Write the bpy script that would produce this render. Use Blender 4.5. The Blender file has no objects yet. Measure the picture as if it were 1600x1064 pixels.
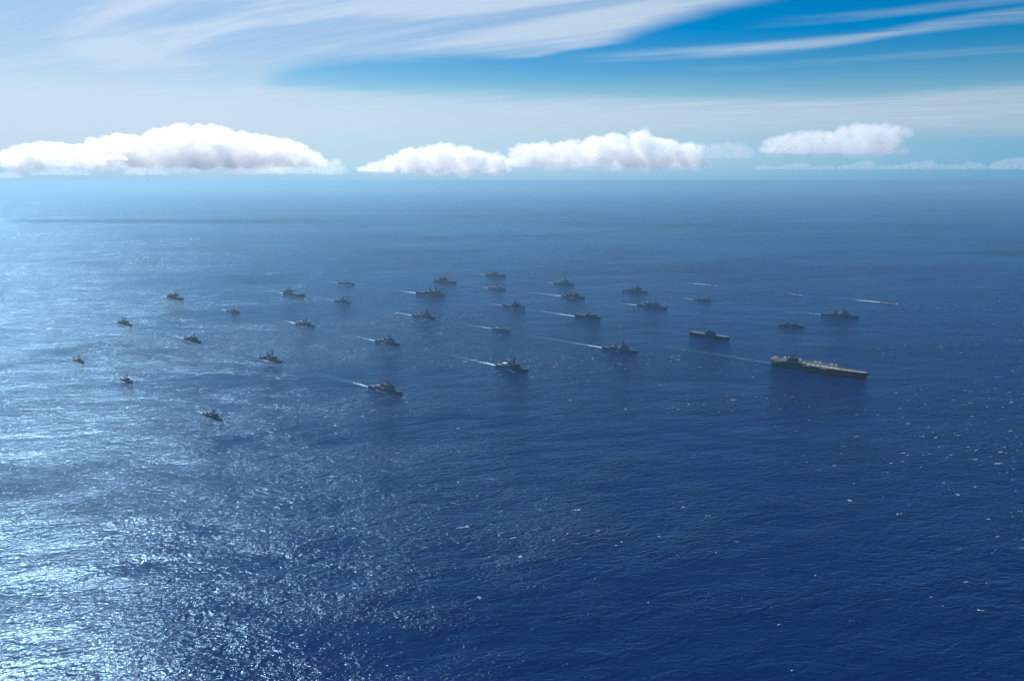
import bpy, bmesh, math, random
import numpy as np
from mathutils import Vector, Matrix, noise as mnoise

scene = bpy.context.scene
COL = scene.collection
R = math.radians
RNG = random.Random(7)

# ------------------------------------------------------------------ camera
# aerial view from about 630 m, 28 mm lens, looking a little down
CAM_H = 633.0
PITCH = math.atan(249.0 / 1244.0)
cam_data = bpy.data.cameras.new('camera')
cam_data.sensor_width = 36.0
cam_data.lens = 28.0
cam_data.clip_start = 1.0
cam_data.clip_end = 600000.0
cam = bpy.data.objects.new('camera', cam_data)
COL.objects.link(cam)
cam.location = (0, 0, CAM_H)
cam.rotation_euler = (math.pi / 2 - PITCH, 0, 0)
scene.camera = cam

# ------------------------------------------------------------------ render settings, exposure
scene.render.engine = 'CYCLES'
scene.view_settings.view_transform = 'Standard'
scene.view_settings.look = 'None'
scene.view_settings.exposure = 0.4
scene.view_settings.gamma = 1.0
cy = scene.cycles
cy.max_bounces = 18
cy.volume_bounces = 16
cy.diffuse_bounces = 2
cy.glossy_bounces = 2
cy.transparent_max_bounces = 18
cy.use_adaptive_sampling = False
cy.use_denoising = True
cy.denoising_prefilter = 'NONE'     # keeps the fine grain of the glitter
cy.sample_clamp_indirect = 2.0
cy.caustics_reflective = False
cy.caustics_refractive = False

# ------------------------------------------------------------------ sun and sky
SUN_AZ = -36.0       # degrees, to the left of the view axis (+Y)
SUN_EL = 38.0
sd = Vector((math.sin(R(SUN_AZ)) * math.cos(R(SUN_EL)), math.cos(R(SUN_AZ)) * math.cos(R(SUN_EL)), math.sin(R(SUN_EL))))
sun_data = bpy.data.lights.new('sun', 'SUN')
sun_data.energy = 5.0
sun_data.angle = R(0.53)
sun_data.color = (1.0, 0.99, 0.97)
sun = bpy.data.objects.new('sun', sun_data)
COL.objects.link(sun)
sun.rotation_euler = (-sd).to_track_quat('-Z', 'Y').to_euler()
sun.location = (0, 0, 3000)


class NT:
    """small helper to write node trees"""
    def __init__(self, tree):
        self.t = tree
        self.n = tree.nodes
        self.l = tree.links

    def node(self, kind, **kw):
        nd = self.n.new(kind)
        for k, v in kw.items():
            setattr(nd, k, v)
        return nd

    def put(self, sock, v):
        if isinstance(v, bpy.types.NodeSocket):
            self.l.new(v, sock)
        else:
            sock.default_value = v

    def math(self, op, a, b=0.0, c=None, clamp=False):
        nd = self.node('ShaderNodeMath', operation=op, use_clamp=clamp)
        self.put(nd.inputs[0], a)
        self.put(nd.inputs[1], b)
        if c is not None:
            self.put(nd.inputs[2], c)
        return nd.outputs[0]

    def vmath(self, op, a, b=None, out=0):
        nd = self.node('ShaderNodeVectorMath', operation=op)
        self.put(nd.inputs[0], a)
        if b is not None:
            self.put(nd.inputs[1], b)
        return nd.outputs[out]

    def step(self, v, lo, hi, a=0.0, b=1.0):
        nd = self.node('ShaderNodeMapRange', interpolation_type='SMOOTHSTEP')
        for i, s in enumerate((v, lo, hi, a, b)):
            self.put(nd.inputs[i], s)
        return nd.outputs[0]

    def lin(self, v, lo, hi, a=0.0, b=1.0):
        nd = self.node('ShaderNodeMapRange', interpolation_type='LINEAR')
        for i, s in enumerate((v, lo, hi, a, b)):
            self.put(nd.inputs[i], s)
        return nd.outputs[0]

    def noise(self, vec, scale, detail=2.0, rough=0.5, dist=0.0, dim='3D'):
        nd = self.node('ShaderNodeTexNoise', noise_dimensions=dim)
        self.put(nd.inputs['Vector'], vec)
        self.put(nd.inputs['Scale'], scale)
        self.put(nd.inputs['Detail'], detail)
        self.put(nd.inputs['Roughness'], rough)
        self.put(nd.inputs['Distortion'], dist)
        return nd.outputs[0]

    def mapping(self, vec, loc=(0, 0, 0), rot=(0, 0, 0), scale=(1, 1, 1)):
        nd = self.node('ShaderNodeMapping')
        self.put(nd.inputs[0], vec)
        nd.inputs[1].default_value = loc
        nd.inputs[2].default_value = rot
        nd.inputs[3].default_value = scale
        return nd.outputs[0]

    def mix(self, f, a, b):
        nd = self.node('ShaderNodeMix', data_type='RGBA')
        self.put(nd.inputs[0], f)
        self.put(nd.inputs[6], a)
        self.put(nd.inputs[7], b)
        return nd.outputs[2]

    def xyz(self, v):
        nd = self.node('ShaderNodeSeparateXYZ')
        self.put(nd.inputs[0], v)
        return nd.outputs

    def join(self, x, y, z=0.0):
        nd = self.node('ShaderNodeCombineXYZ')
        for i, v in enumerate((x, y, z)):
            self.put(nd.inputs[i], v)
        return nd.outputs[0]

    def curve(self, v, pts):
        """piecewise curve through pts (x and y already in 0..1)"""
        nd = self.node('ShaderNodeFloatCurve')
        self.put(nd.inputs[1], v)
        c = nd.mapping.curves[0]
        while len(c.points) < len(pts):
            c.points.new(0.5, 0.5)
        for p, (x, y) in zip(c.points, pts):
            p.location = (x, y)
            p.handle_type = 'AUTO_CLAMPED'
        nd.mapping.update()
        return nd.outputs[0]


def srgb(r, g, b):
    f = lambda c: ((c / 255 + 0.055) / 1.055) ** 2.4 if c > 10.3 else c / 255 / 12.92
    return (f(r), f(g), f(b), 1.0)


# ------------------------------------------------------------------ world: clear sky with a high veil of cirrus
world = bpy.data.worlds.new('World')
scene.world = world
world.use_nodes = True
world.cycles.sampling_method = 'NONE'     # smooth sky: found by the scattered rays themselves
T = NT(world.node_tree)
T.n.clear()
SKY_STRENGTH = 0.076
sky = T.node('ShaderNodeTexSky', sky_type='NISHITA')
sky.sun_disc = False
sky.sun_elevation = R(SUN_EL)
sky.sun_rotation = R(SUN_AZ)
sky.altitude = 600.0
sky.air_density = 1.0
sky.dust_density = 0.5
sky.ozone_density = 1.6
hsv = T.node('ShaderNodeHueSaturation')
hsv.inputs['Hue'].default_value = 0.506
hsv.inputs['Saturation'].default_value = 1.95
hsv.inputs['Value'].default_value = 0.82
T.put(hsv.inputs['Color'], sky.outputs[0])
sky_col = hsv.outputs[0]
D = T.vmath('NORMALIZE', T.node('ShaderNodeTexCoord').outputs['Generated'])
dx, dy, dz = T.xyz(D)
# moist air low over the sea: pale blue, whiter below the sun
toward = T.vmath('DOT_PRODUCT', D, tuple(sd), out=1)
moist = T.mix(T.step(toward, 0.2, 0.8), (1.5, 4.1, 6.2, 1), (5.2, 7.2, 8.7, 1))
sky_col = T.mix(T.step(dz, 0.13, 0.035, 0.0, 1.0), sky_col, moist)
up = T.math('MAXIMUM', T.math('ADD', dz, 0.012), 0.012)
# the cirrus lies in a level sheet far up: its coordinates, in sheet heights
X = T.math('DIVIDE', dx, up)
Y = T.math('DIVIDE', dy, up)
P = T.join(X, Y)


def cx(x):      # sheet X to 0..1
    return (x + 12.0) / 24.0


def cyy(y):     # sheet Y to 0..1
    return y / 20.0


Xn = T.lin(X, -12.0, 12.0)
Yn = T.math('DIVIDE', Y, 20.0)
warp = T.noise(P, 0.5, 4.0, 0.55)
wob = T.math('MULTIPLY', T.math('SUBTRACT', warp, 0.5), 0.10)
streak = T.noise(T.mapping(T.mapping(P, rot=(0, 0, R(40))), scale=(0.35, 1.5, 1)), 0.8, 6.0, 0.52, 0.7)
fine = T.noise(T.mapping(T.mapping(P, rot=(0, 0, R(24))), scale=(0.6, 2.6, 1)), 1.3, 8.0, 0.6, 0.6)
fibre = T.noise(T.mapping(T.mapping(P, rot=(0, 0, R(36))), scale=(0.5, 4.0, 1)), 2.2, 9.0, 0.66, 0.5)
fib = T.step(fibre, 0.3, 0.7, 0.84, 1.06)
# great veil: everything nearer than its edge
edge1 = T.curve(Xn, [(0.0, cyy(20)), (cx(-4.5), cyy(16)), (cx(-2.6), cyy(8.9)), (cx(-1.7), cyy(7.0)), (cx(-0.9), cyy(6.6)), (cx(0.25), cyy(6.15)), (cx(0.9), cyy(5.25)), (cx(1.5), cyy(4.3)), (cx(3.0), cyy(2.3)), (1.0, cyy(0.5))])
veil1 = T.step(T.math('SUBTRACT', T.math('ADD', edge1, T.math('MULTIPLY', wob, 0.6)), Yn), -0.012, 0.03)
clear_above = T.step(Y, 2.4, 4.3, 0.06, 1.0)
hole = T.step(T.math('ADD', streak, T.math('MULTIPLY', X, 0.03)), 0.38, 0.60)
body = T.math('MULTIPLY', T.math('MULTIPLY', veil1, clear_above), T.math('MULTIPLY_ADD', hole, 0.42, 0.56))
# lower bank of veil towards the horizon
edge2 = T.curve(Xn, [(0.0, cyy(6)), (cx(-2.6), cyy(7.4)), (cx(-1.7), cyy(7.9)), (cx(-0.5), cyy(8.2)), (cx(1.1), cyy(8.6)), (cx(3.4), cyy(8.5)), (cx(5.0), cyy(7.4)), (1.0, cyy(6))])
veil2 = T.step(T.math('SUBTRACT', Yn, T.math('ADD', edge2, wob)), -0.005, 0.075)
veil2 = T.math('MULTIPLY', veil2, T.step(Y, 17.0, 10.5, 0.10, 1.0))
veil2 = T.math('MULTIPLY', veil2, T.step(fine, 0.28, 0.66, 0.45, 0.95))
# thin wisps in the blue gap


def wisp(pts, width, amount, fade_lo, fade_hi):
    c = T.curve(Xn, pts)
    d = T.math('ABSOLUTE', T.math('SUBTRACT', T.math('ADD', c, T.math('MULTIPLY', wob, 0.22)), Yn))
    m = T.step(d, width, 0.0)
    m = T.math('MULTIPLY', m, T.step(fine, 0.3, 0.62, 0.25, 1.0))
    m = T.math('MULTIPLY', m, T.step(X, fade_lo, fade_hi))
    return T.math('MULTIPLY', m, amount)


w1 = wisp([(0, cyy(7.2)), (cx(0.6), cyy(6.4)), (cx(2.1), cyy(5.75)), (cx(2.7), cyy(5.0)), (cx(3.4), cyy(4.55)), (1, cyy(3))], 0.022, 0.62, 0.2, 1.6)
w2 = wisp([(0, cyy(6.5)), (cx(1.4), cyy(5.2)), (cx(2.6), cyy(4.45)), (cx(4), cyy(3.6)), (1, cyy(2))], 0.012, 0.3, 1.3, 2.2)
w3 = wisp([(0, cyy(8)), (cx(0), cyy(6.35)), (cx(0.6), cyy(5.75)), (cx(4), cyy(4)), (1, cyy(2))], 0.011, 0.45, -0.25, 0.2)
w3 = T.math('MULTIPLY', w3, T.step(X, 0.9, 0.55))
w4 = wisp([(0, cyy(8)), (cx(1.5), cyy(7.0)), (cx(3.4), cyy(6.0)), (1, cyy(4))], 0.016, 0.2, 1.2, 2.6)
cov = body
for w in (veil2, w1, w2, w3, w4):
    cov = T.math('SUBTRACT', 1.0, T.math('MULTIPLY', T.math('SUBTRACT', 1.0, cov), T.math('SUBTRACT', 1.0, w)))
cov = T.math('MULTIPLY', T.math('MULTIPLY', cov, fib), T.step(dz, 0.0, 0.05))
cov = T.math('MINIMUM', cov, 0.9)
# thin ice cloud lit through by the sun: whiter towards it
glow = T.lin(toward, 0.1, 0.85, 5.4, 8.0)
ice = T.node('ShaderNodeVectorMath', operation='SCALE')
ice.inputs[0].default_value = (0.76, 0.93, 1.13)
T.put(ice.inputs['Scale'], glow)
sky_out = T.mix(cov, sky_col, ice.outputs[0])
# the thickest air, right at the sea's edge, has the colour of the haze over the far water
brim = T.mix(T.step(toward, 0.2, 0.8), (1.15, 3.4, 5.7, 1), (3.4, 5.9, 8.0, 1))
sky_out = T.mix(T.step(dz, 0.024, -0.004, 0.0, 0.85), sky_out, brim)
bg = T.node('ShaderNodeBackground')
T.put(bg.inputs[0], sky_out)
bg.inputs[1].default_value = SKY_STRENGTH
T.l.new(bg.outputs[0], T.node('ShaderNodeOutputWorld').inputs[0])


# ------------------------------------------------------------------ materials
def new_mat(name):
    m = bpy.data.materials.new(name)
    m.use_nodes = True
    t = NT(m.node_tree)
    t.n.clear()
    out = t.node('ShaderNodeOutputMaterial')
    return m, t, out


SEA_BODY = (0.0, 0.0115, 0.064, 1)
SEA_MIRROR = 0.58


def sea_material():
    m, t, out = new_mat('sea_water')
    pos = t.node('ShaderNodeNewGeometry').outputs['Position']
    rotv = t.mapping(pos, rot=(0, 0, R(-14)))
    # gusts: broad patches where the small waves are steeper or smoother
    gust = t.step(t.noise(t.mapping(rotv, scale=(0.6, 1.5, 1)), 1 / 700.0, 3.0, 0.55), 0.3, 0.7, 0.5, 1.45)
    gust2 = t.step(t.noise(t.mapping(rotv, scale=(0.7, 1.3, 1)), 1 / 120.0, 2.0, 0.5), 0.3, 0.7, 0.7, 1.3)
    lanes = t.step(t.noise(t.mapping(t.mapping(pos, rot=(0, 0, R(-8))), scale=(0.35, 1.2, 1)), 1 / 2300.0, 3.0, 0.5), 0.34, 0.66, 0.6, 1.35)
    gg = t.math('MULTIPLY', lanes, t.math('MULTIPLY', gust, gust2))
    h1 = t.math('MULTIPLY', t.noise(t.mapping(rotv, scale=(0.45, 1, 1)), 1 / 48.0, 1.0, 0.4), 4.0)
    h1 = t.math('MULTIPLY_ADD', t.noise(t.mapping(t.mapping(pos, rot=(0, 0, R(18))), scale=(0.4, 1, 1)), 1 / 130.0, 1.0, 0.4), 8.0, h1)
    n2 = t.noise(t.mapping(rotv, scale=(0.5, 1, 1)), 1 / 19.0, 2.0, 0.5, 0.4)
    r2 = t.math('SUBTRACT', 1.0, t.math('ABSOLUTE', t.math('MULTIPLY_ADD', n2, 2.0, -1.0)))
    h2 = t.math('MULTIPLY', r2, 4.2)
    h3 = t.math('MULTIPLY', t.noise(t.mapping(rotv, rot=(0, 0, R(25)), scale=(0.7, 1, 1)), 1 / 5.0, 3.0, 0.62, 0.4), 2.5)
    h = t.math('ADD', h1, t.math('MULTIPLY', t.math('ADD', h2, h3), gg))
    bump = t.node('ShaderNodeBump')
    bump.inputs['Strength'].default_value = 1.0
    bump.inputs['Distance'].default_value = 1.0
    t.put(bump.inputs['Height'], h)
    # whitecaps: torn foam on scattered crests
    crest = t.noise(t.mapping(rotv, scale=(0.5, 1, 1)), 1 / 13.0, 2.0, 0.5)
    torn = t.noise(t.mapping(rotv, scale=(0.8, 1, 1)), 1 / 2.4, 2.0, 0.6)
    cap = t.math('MULTIPLY', t.step(t.math('MULTIPLY', crest, t.math('MULTIPLY_ADD', gust, 0.2, 0.80)), 0.712, 0.735), t.step(torn, 0.50, 0.60))
    # dark blue body under a mirror skin; the mirror is weaker than bare Fresnel, as through a polarising filter
    deep = t.node('ShaderNodeBsdfDiffuse')
    deep.inputs[0].default_value = SEA_BODY
    t.l.new(bump.outputs[0], deep.inputs['Normal'])
    skin = t.node('ShaderNodeBsdfGlossy')
    skin.inputs['Color'].default_value = (0.44, 0.74, 1.0, 1)
    skin.inputs['Roughness'].default_value = 0.165
    t.l.new(bump.outputs[0], skin.inputs['Normal'])
    fres = t.node('ShaderNodeFresnel')
    fres.inputs['IOR'].default_value = 1.333
    t.l.new(bump.outputs[0], fres.inputs['Normal'])
    water = t.node('ShaderNodeMixShader')
    t.put(water.inputs[0], t.math('MULTIPLY', fres.outputs[0], SEA_MIRROR))
    t.l.new(deep.outputs[0], water.inputs[1])
    t.l.new(skin.outputs[0], water.inputs[2])
    foam = t.node('ShaderNodeBsdfDiffuse')
    foam.inputs[0].default_value = (0.75, 0.8, 0.83, 1)
    mixs = t.node('ShaderNodeMixShader')
    t.put(mixs.inputs[0], cap)
    t.l.new(water.outputs[0], mixs.inputs[1])
    t.l.new(foam.outputs[0], mixs.inputs[2])
    t.l.new(mixs.outputs[0], out.inputs[0])
    return m


def haze_material():
    m, t, out = new_mat('sea_haze')
    a = t.node('ShaderNodeVolumePrincipled')
    a.inputs['Color'].default_value = (0.0, 0.42, 0.67, 1)
    a.inputs['Density'].default_value = 2.7e-5
    a.inputs['Anisotropy'].default_value = 0.1
    b = t.node('ShaderNodeVolumePrincipled')
    b.inputs['Color'].default_value = (1.0, 0.98, 0.94, 1)
    b.inputs['Density'].default_value = 1.5e-5
    b.inputs['Anisotropy'].default_value = 0.74
    add = t.node('ShaderNodeAddShader')
    t.l.new(a.outputs[0], add.inputs[0])
    t.l.new(b.outputs[0], add.inputs[1])
    t.l.new(add.outputs[0], out.inputs['Volume'])
    return m


# ------------------------------------------------------------------ the sea
SEA_R = 200000.0


def build_sea():
    radii = [0.0, 300, 900, 2000, 4000, 8000, 16000, 32000, 64000, 120000, SEA_R]
    n = 96
    verts = [(0, 0, 0)]
    faces = []
    for r in radii[1:]:
        for k in range(n):
            a = 2 * math.pi * k / n
            verts.append((r * math.cos(a), r * math.sin(a), 0))
    for k in range(n):
        faces.append((0, 1 + k, 1 + (k + 1) % n))
    for i in range(len(radii) - 2):
        o, p = 1 + i * n, 1 + (i + 1) * n
        for k in range(n):
            faces.append((o + k, p + k, p + (k + 1) % n, o + (k + 1) % n))
    me = bpy.data.meshes.new('sea')
    me.from_pydata(verts, [], faces)
    o = bpy.data.objects.new('sea', me)
    COL.objects.link(o)
    me.materials.append(sea_material())
    o['kind'] = 'structure'
    o['label'] = 'deep blue open sea with wind waves and sun glitter'
    return o


build_sea()


def build_haze():
    a, zb, zt = 215000.0, -10.0, CAM_H + 10
    v = [(x, y, z) for z in (zb, zt) for x, y in ((-a, -a), (a, -a), (a, a), (-a, a))]
    f = [(3, 2, 1, 0), (4, 5, 6, 7), (0, 1, 5, 4), (1, 2, 6, 5), (2, 3, 7, 6), (3, 0, 4, 7)]
    me = bpy.data.meshes.new('haze')
    me.from_pydata(v, [], f)
    o = bpy.data.objects.new('haze', me)
    COL.objects.link(o)
    me.materials.append(haze_material())
    o['kind'] = 'stuff'
    o['label'] = 'pale sea haze thickening towards the horizon'
    return o


build_haze()


# ------------------------------------------------------------------ cumulus clouds, real volumes 8 to 20 km out
def cloud_material(density):
    m, t, out = new_mat('cumulus_vapour')
    v = t.node('ShaderNodeVolumePrincipled')
    v.inputs['Color'].default_value = (1.0, 1.0, 1.0, 1)
    v.inputs['Density'].default_value = density
    v.inputs['Anisotropy'].default_value = 0.4
    t.l.new(v.outputs[0], out.inputs['Volume'])
    return m


CLOUD_MAT = cloud_material(0.0032)
SHRED_MAT = cloud_material(0.014)
THIN_MAT = cloud_material(0.0010)
F_PX = 1244.0


def px_dir(px, py):
    """ray through a pixel of a 1600 px wide picture, used to lay things out at author time"""
    a, b = (px - 800) / F_PX, -(py - 532) / F_PX
    return Vector((a, math.cos(PITCH) + b * math.sin(PITCH), -math.sin(PITCH) + b * math.cos(PITCH)))


def px_at(px, py, dist):
    d = px_dir(px, py)
    return Vector((0, 0, CAM_H)) + d * (dist / d.y)


def remeshed(name, bm, voxel):
    me = bpy.data.meshes.new(name)
    bm.to_mesh(me)
    bm.free()
    tmp = bpy.data.objects.new(name, me)
    COL.objects.link(tmp)
    md = tmp.modifiers.new('r', 'REMESH')
    md.mode = 'VOXEL'
    md.voxel_size = voxel
    dg = bpy.context.evaluated_depsgraph_get()
    out = bpy.data.meshes.new_from_object(tmp.evaluated_get(dg))
    bpy.data.objects.remove(tmp)
    bpy.data.meshes.remove(me)
    out.name = name
    return out


PERM = np.random.RandomState(4).permutation(256)
GRAD = np.random.RandomState(5).normal(size=(256, 3))
GRAD /= np.linalg.norm(GRAD, axis=1)[:, None]


def perlin(p):
    i = np.floor(p).astype(np.int64)
    f = p - i
    u = f * f * f * (f * (f * 6 - 15) + 10)
    tot = 0.0
    for cx_ in (0, 1):
        for cy_ in (0, 1):
            for cz_ in (0, 1):
                h = PERM[(PERM[(PERM[(i[:, 0] + cx_) & 255] + i[:, 1] + cy_) & 255] + i[:, 2] + cz_) & 255]
                w = (u[:, 0] if cx_ else 1 - u[:, 0]) * (u[:, 1] if cy_ else 1 - u[:, 1]) * (u[:, 2] if cz_ else 1 - u[:, 2])
                tot = tot + w * (GRAD[h] * (f - (cx_, cy_, cz_))).sum(axis=1)
    return tot


def puff_mesh(name, puffs, grow, drop, voxel, m_px, rough, zb, keep):
    bm = bmesh.new()
    for c, rr in puffs:
        mat = Matrix.Translation(c) @ Matrix.Diagonal((rr * 1.15, rr * 1.15, rr * 0.92, 1))
        bmesh.ops.create_icosphere(bm, subdivisions=1, radius=1.0, matrix=mat)
    me = remeshed(name, bm, voxel)
    n = len(me.vertices)
    co = np.empty(n * 3)
    me.vertices.foreach_get('co', co)
    no = np.empty(n * 3)
    me.vertices.foreach_get('normal', no)
    co = co.reshape(-1, 3)
    no = no.reshape(-1, 3)
    big = 12.0 * m_px
    a = 1.0 - np.abs(perlin(co / big)) * 2.0
    bb = 1.0 - np.abs(perlin(co / (big * 0.42) + (9, 3, 1))) * 2.0
    c = perlin(co / (big * 0.2) + (2, 7, 5))
    d = a * 0.55 + bb * 0.33 + c * 0.34 - 0.35
    co = co + no * (d * 4.0 * m_px * rough)[:, None]
    low = co[:, 2] < zb
    co[low, 2] = zb - (zb - co[low, 2]) * keep
    return me, co


def make_cloud(label, dist, base_y, profile, seed, group='cumulus clouds over the horizon', puff=0.5, voxel=None, depth=0.6, rough=1.0, vapour=None, wisps=False):
    """profile: (picture x, picture y of the top) along the cloud"""
    rng = random.Random(seed)
    m_px = dist / F_PX
    puffs = []
    x0, x1 = profile[0][0], profile[-1][0]
    hmax = max(base_y - t for _, t in profile)
    x = x0
    while x < x1:
        for (xa, ya), (xb, yb) in zip(profile, profile[1:]):
            if xa <= x <= xb:
                top = ya + (yb - ya) * (x - xa) / max(1e-6, xb - xa)
        hh = max(2.0, base_y - top)
        y = base_y
        while True:
            r = hh * rng.uniform(0.16, 0.30) * (1.15 - 0.45 * (base_y - y) / hh)
            r = max(r, 1.6)
            cy_ = min(y - r * 0.35, base_y - r * 0.3)
            if cy_ - r < top:
                cy_ = top + r
            for _ in range(2):
                c = px_at(x + rng.uniform(-.4, .4) * hh, cy_ + rng.uniform(-.1, .1) * r, dist + rng.uniform(-1, 1) * hmax * m_px * depth)
                rr = r * m_px * rng.uniform(0.75, 1.1)
                puffs.append((c, rr))
            if cy_ - r <= top + 0.01:
                break
            y -= r * 0.9
        x += hh * puff * rng.uniform(0.25, 0.5) + 1.0
    zb = px_at(0, base_y, dist).z
    me, co = puff_mesh('cumulus_cloud', puffs, 1.0, 0.0, voxel or 1.05 * m_px, m_px, rough, zb, 0.6)
    o = bpy.data.objects.new('cumulus_cloud', me)
    cen = co.mean(axis=0)
    cen[2] = co[:, 2].min()
    me.vertices.foreach_set('co', (co - cen).ravel())
    o.location = cen
    me.update()
    COL.objects.link(o)
    me.materials.append(vapour or CLOUD_MAT)
    o['label'] = label
    o['category'] = 'cloud'
    o['group'] = group
    if wisps:
        # thin torn vapour round the edges and below the base
        few = [(c + Vector((rng.uniform(-1, 1) * rr * 0.5, 0, -rr * rng.uniform(0.0, 0.5))), rr * rng.uniform(0.7, 1.25)) for c, rr in puffs if rng.random() < 0.45]
        wm, wc = puff_mesh('wisps', few, 1.0, 0.0, 1.5 * m_px, m_px, 2.2, zb - 7 * m_px, 0.8)
        wm.vertices.foreach_set('co', (wc - cen).ravel())
        wm.update()
        wo = bpy.data.objects.new('wisps', wm)
        COL.objects.link(wo)
        wm.materials.append(THIN_MAT)
        wo.parent = o
    return o


make_cloud('largest white cumulus bank low over the hazy horizon on the bright sunward side', 14000, 259,
           [(2, 238), (30, 228), (68, 218), (95, 232), (130, 226), (160, 212), (205, 206), (232, 216), (250, 200), (285, 191), (320, 194), (350, 203), (390, 208), (430, 213), (462, 222), (490, 238), (508, 250)], 3, wisps=True)
make_cloud('pale ragged cumulus bank between the largest bank and the middle one', 15000, 268,
           [(560, 262), (600, 250), (640, 232), (680, 226), (705, 222), (730, 232), (770, 238), (790, 250)], 5, wisps=True)
make_cloud('middle cumulus bank with two rounded humps above the centre horizon', 13000, 258,
           [(800, 236), (815, 224), (850, 222), (890, 222), (920, 212), (950, 212), (985, 202), (1010, 212), (1050, 218), (1085, 224), (1090, 236)], 8, wisps=True)
make_cloud('faint thin cumulus scrap trailing beside the middle bank', 13500, 246,
           [(1090, 238), (1110, 226), (1140, 222), (1165, 226), (1175, 238)], 9, rough=1.4, vapour=THIN_MAT)
make_cloud('compact detached cumulus cloud with flat grey base, highest over the aircraft carrier', 8200, 238,
           [(1192, 226), (1205, 214), (1240, 208), (1270, 202), (1300, 206), (1325, 196), (1350, 192), (1385, 192), (1405, 198), (1410, 210)], 12, wisps=True)

make_cloud('thin low scrap of cloud under the left part of the largest bank', 17000, 273, [(52, 271), (80, 267), (110, 264), (128, 268), (140, 271)], 15, rough=1.5, vapour=THIN_MAT)
make_cloud('tiny low scrap of cloud under the hump of the largest bank', 17000, 272, [(196, 270), (214, 256), (224, 262), (250, 265), (262, 270)], 25, rough=1.5, vapour=THIN_MAT)
make_cloud('ragged low scrap of cloud under the right end of the largest bank', 17500, 271, [(352, 269), (372, 258), (392, 265), (440, 258), (468, 262), (505, 256), (520, 248), (538, 262)], 26, rough=1.5, vapour=THIN_MAT)
make_cloud('low scrap of cloud at the left end of the horizon', 17000, 278, [(0, 272), (14, 268), (34, 272)], 16, rough=1.3, vapour=THIN_MAT)
make_cloud('tiny cumulus tufts strung low over the horizon beneath the compact detached cloud', 21000, 264,
           [(1180, 262), (1196, 258), (1206, 262), (1230, 258), (1255, 254), (1268, 260), (1300, 260)], 17, rough=1.2, vapour=THIN_MAT)
make_cloud('small cumulus tufts strung low over the horizon near its right end', 20000, 264,
           [(1310, 261), (1330, 257), (1358, 250), (1372, 259), (1390, 260), (1430, 255), (1452, 249), (1464, 258), (1500, 257), (1520, 253), (1540, 259)], 18, rough=1.2, vapour=THIN_MAT)
make_cloud('white cumulus tuft at the right edge of the horizon', 19000, 264, [(1545, 258), (1565, 250), (1585, 247), (1615, 246), (1640, 252)], 19, rough=1.2, vapour=THIN_MAT)


def shadow_cloud(label, sx, sy, width_px, seed, alt=905.0):
    """small flat cumulus placed so that the sun throws its shadow where the picture shows dark patches on the sea"""
    d = px_dir(sx, sy)
    g = Vector((0, 0, CAM_H)) + d * (CAM_H / -d.z)
    c = g + Vector((sd.x, sd.y, 0)).normalized() * (alt / math.tan(R(SUN_EL)))
    w = width_px * g.y / F_PX
    px, py = 800 + c.x / c.y * F_PX, 283 - (alt - CAM_H) / c.y * F_PX
    hw = w / c.y * F_PX / 2
    rng = random.Random(seed)
    hh = max(9.0, hw * 0.34)
    prof = [(px - hw, py - 1)]
    for k in range(1, 8):
        u = k / 8
        prof.append((px - hw + 2 * hw * u, py - hh * math.sin(math.pi * u) ** 0.6 * rng.uniform(0.6, 1.1)))
    prof.append((px + hw, py - 1))
    return make_cloud(label, c.y, py, prof, seed, 'low shreds of cumulus nearer than the banks', depth=2.4, rough=1.2, vapour=SHRED_MAT)


shadow_cloud('low white cloud shred before the left end of the largest bank', 130, 412, 95, 31)
shadow_cloud('low white cloud shred before the left half of the largest bank', 222, 410, 60, 32)
shadow_cloud('widest low white cloud shred before the hump of the largest bank', 385, 436, 150, 33)
shadow_cloud('smallest low white cloud shred at the foot of the largest bank', 205, 370, 42, 34)


# ------------------------------------------------------------------ ship building kit
# ship frame: +x ahead, +y to port, z up, waterline at z = 0
def paint(name, col, rough=0.55, vary=0.25, scale=0.12, metal=0.0, spec=0.25):
    """weathered naval paint: slightly uneven tone with streaks"""
    m, t, out = new_mat(name)
    oc = t.node('ShaderNodeTexCoord').outputs['Object']
    n = t.noise(t.mapping(oc, scale=(1, 1, 0.35)), scale, 4.0, 0.6)
    f = t.lin(n, 0.3, 0.7, 1.0 - vary, 1.0 + vary)
    v = t.node('ShaderNodeVectorMath', operation='SCALE')
    v.inputs[0].default_value = col
    t.put(v.inputs['Scale'], f)
    p = t.node('ShaderNodeBsdfPrincipled')
    t.put(p.inputs['Base Color'], v.outputs[0])
    p.inputs['Roughness'].default_value = rough
    p.inputs['Metallic'].default_value = metal
    p.inputs['Specular IOR Level'].default_value = spec
    t.l.new(p.outputs[0], out.inputs[0])
    return m


HULL = paint('haze_grey_hull_paint', (0.105, 0.135, 0.165))
HULL_DARK = paint('dark_grey_hull_paint', (0.035, 0.055, 0.078))
HULL_LIGHT = paint('pale_grey_hull_paint', (0.27, 0.29, 0.33))
HULL_WHITE = paint('white_hull_paint', (0.72, 0.72, 0.70))
TOP = paint('grey_superstructure_paint', (0.14, 0.17, 0.205))
TOP_DARK = paint('dark_superstructure_paint', (0.042, 0.065, 0.088))
TOP_LIGHT = paint('pale_superstructure_paint', (0.34, 0.355, 0.385))
TOP_WHITE = paint('white_superstructure_paint', (0.75, 0.75, 0.73))
DECK = paint('dark_nonskid_deck', (0.075, 0.088, 0.10), 0.9, 0.3, 0.05, spec=0.03)
DECK_RED = paint('worn_flight_deck', (0.066, 0.061, 0.062), 0.9, 0.35, 0.03, spec=0.03)
DECK_PALE = paint('pale_deck_coating', (0.20, 0.20, 0.195), 0.9, spec=0.05)
LINE = paint('worn_deck_line', (0.3, 0.3, 0.29), 0.8, spec=0.05)
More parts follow.
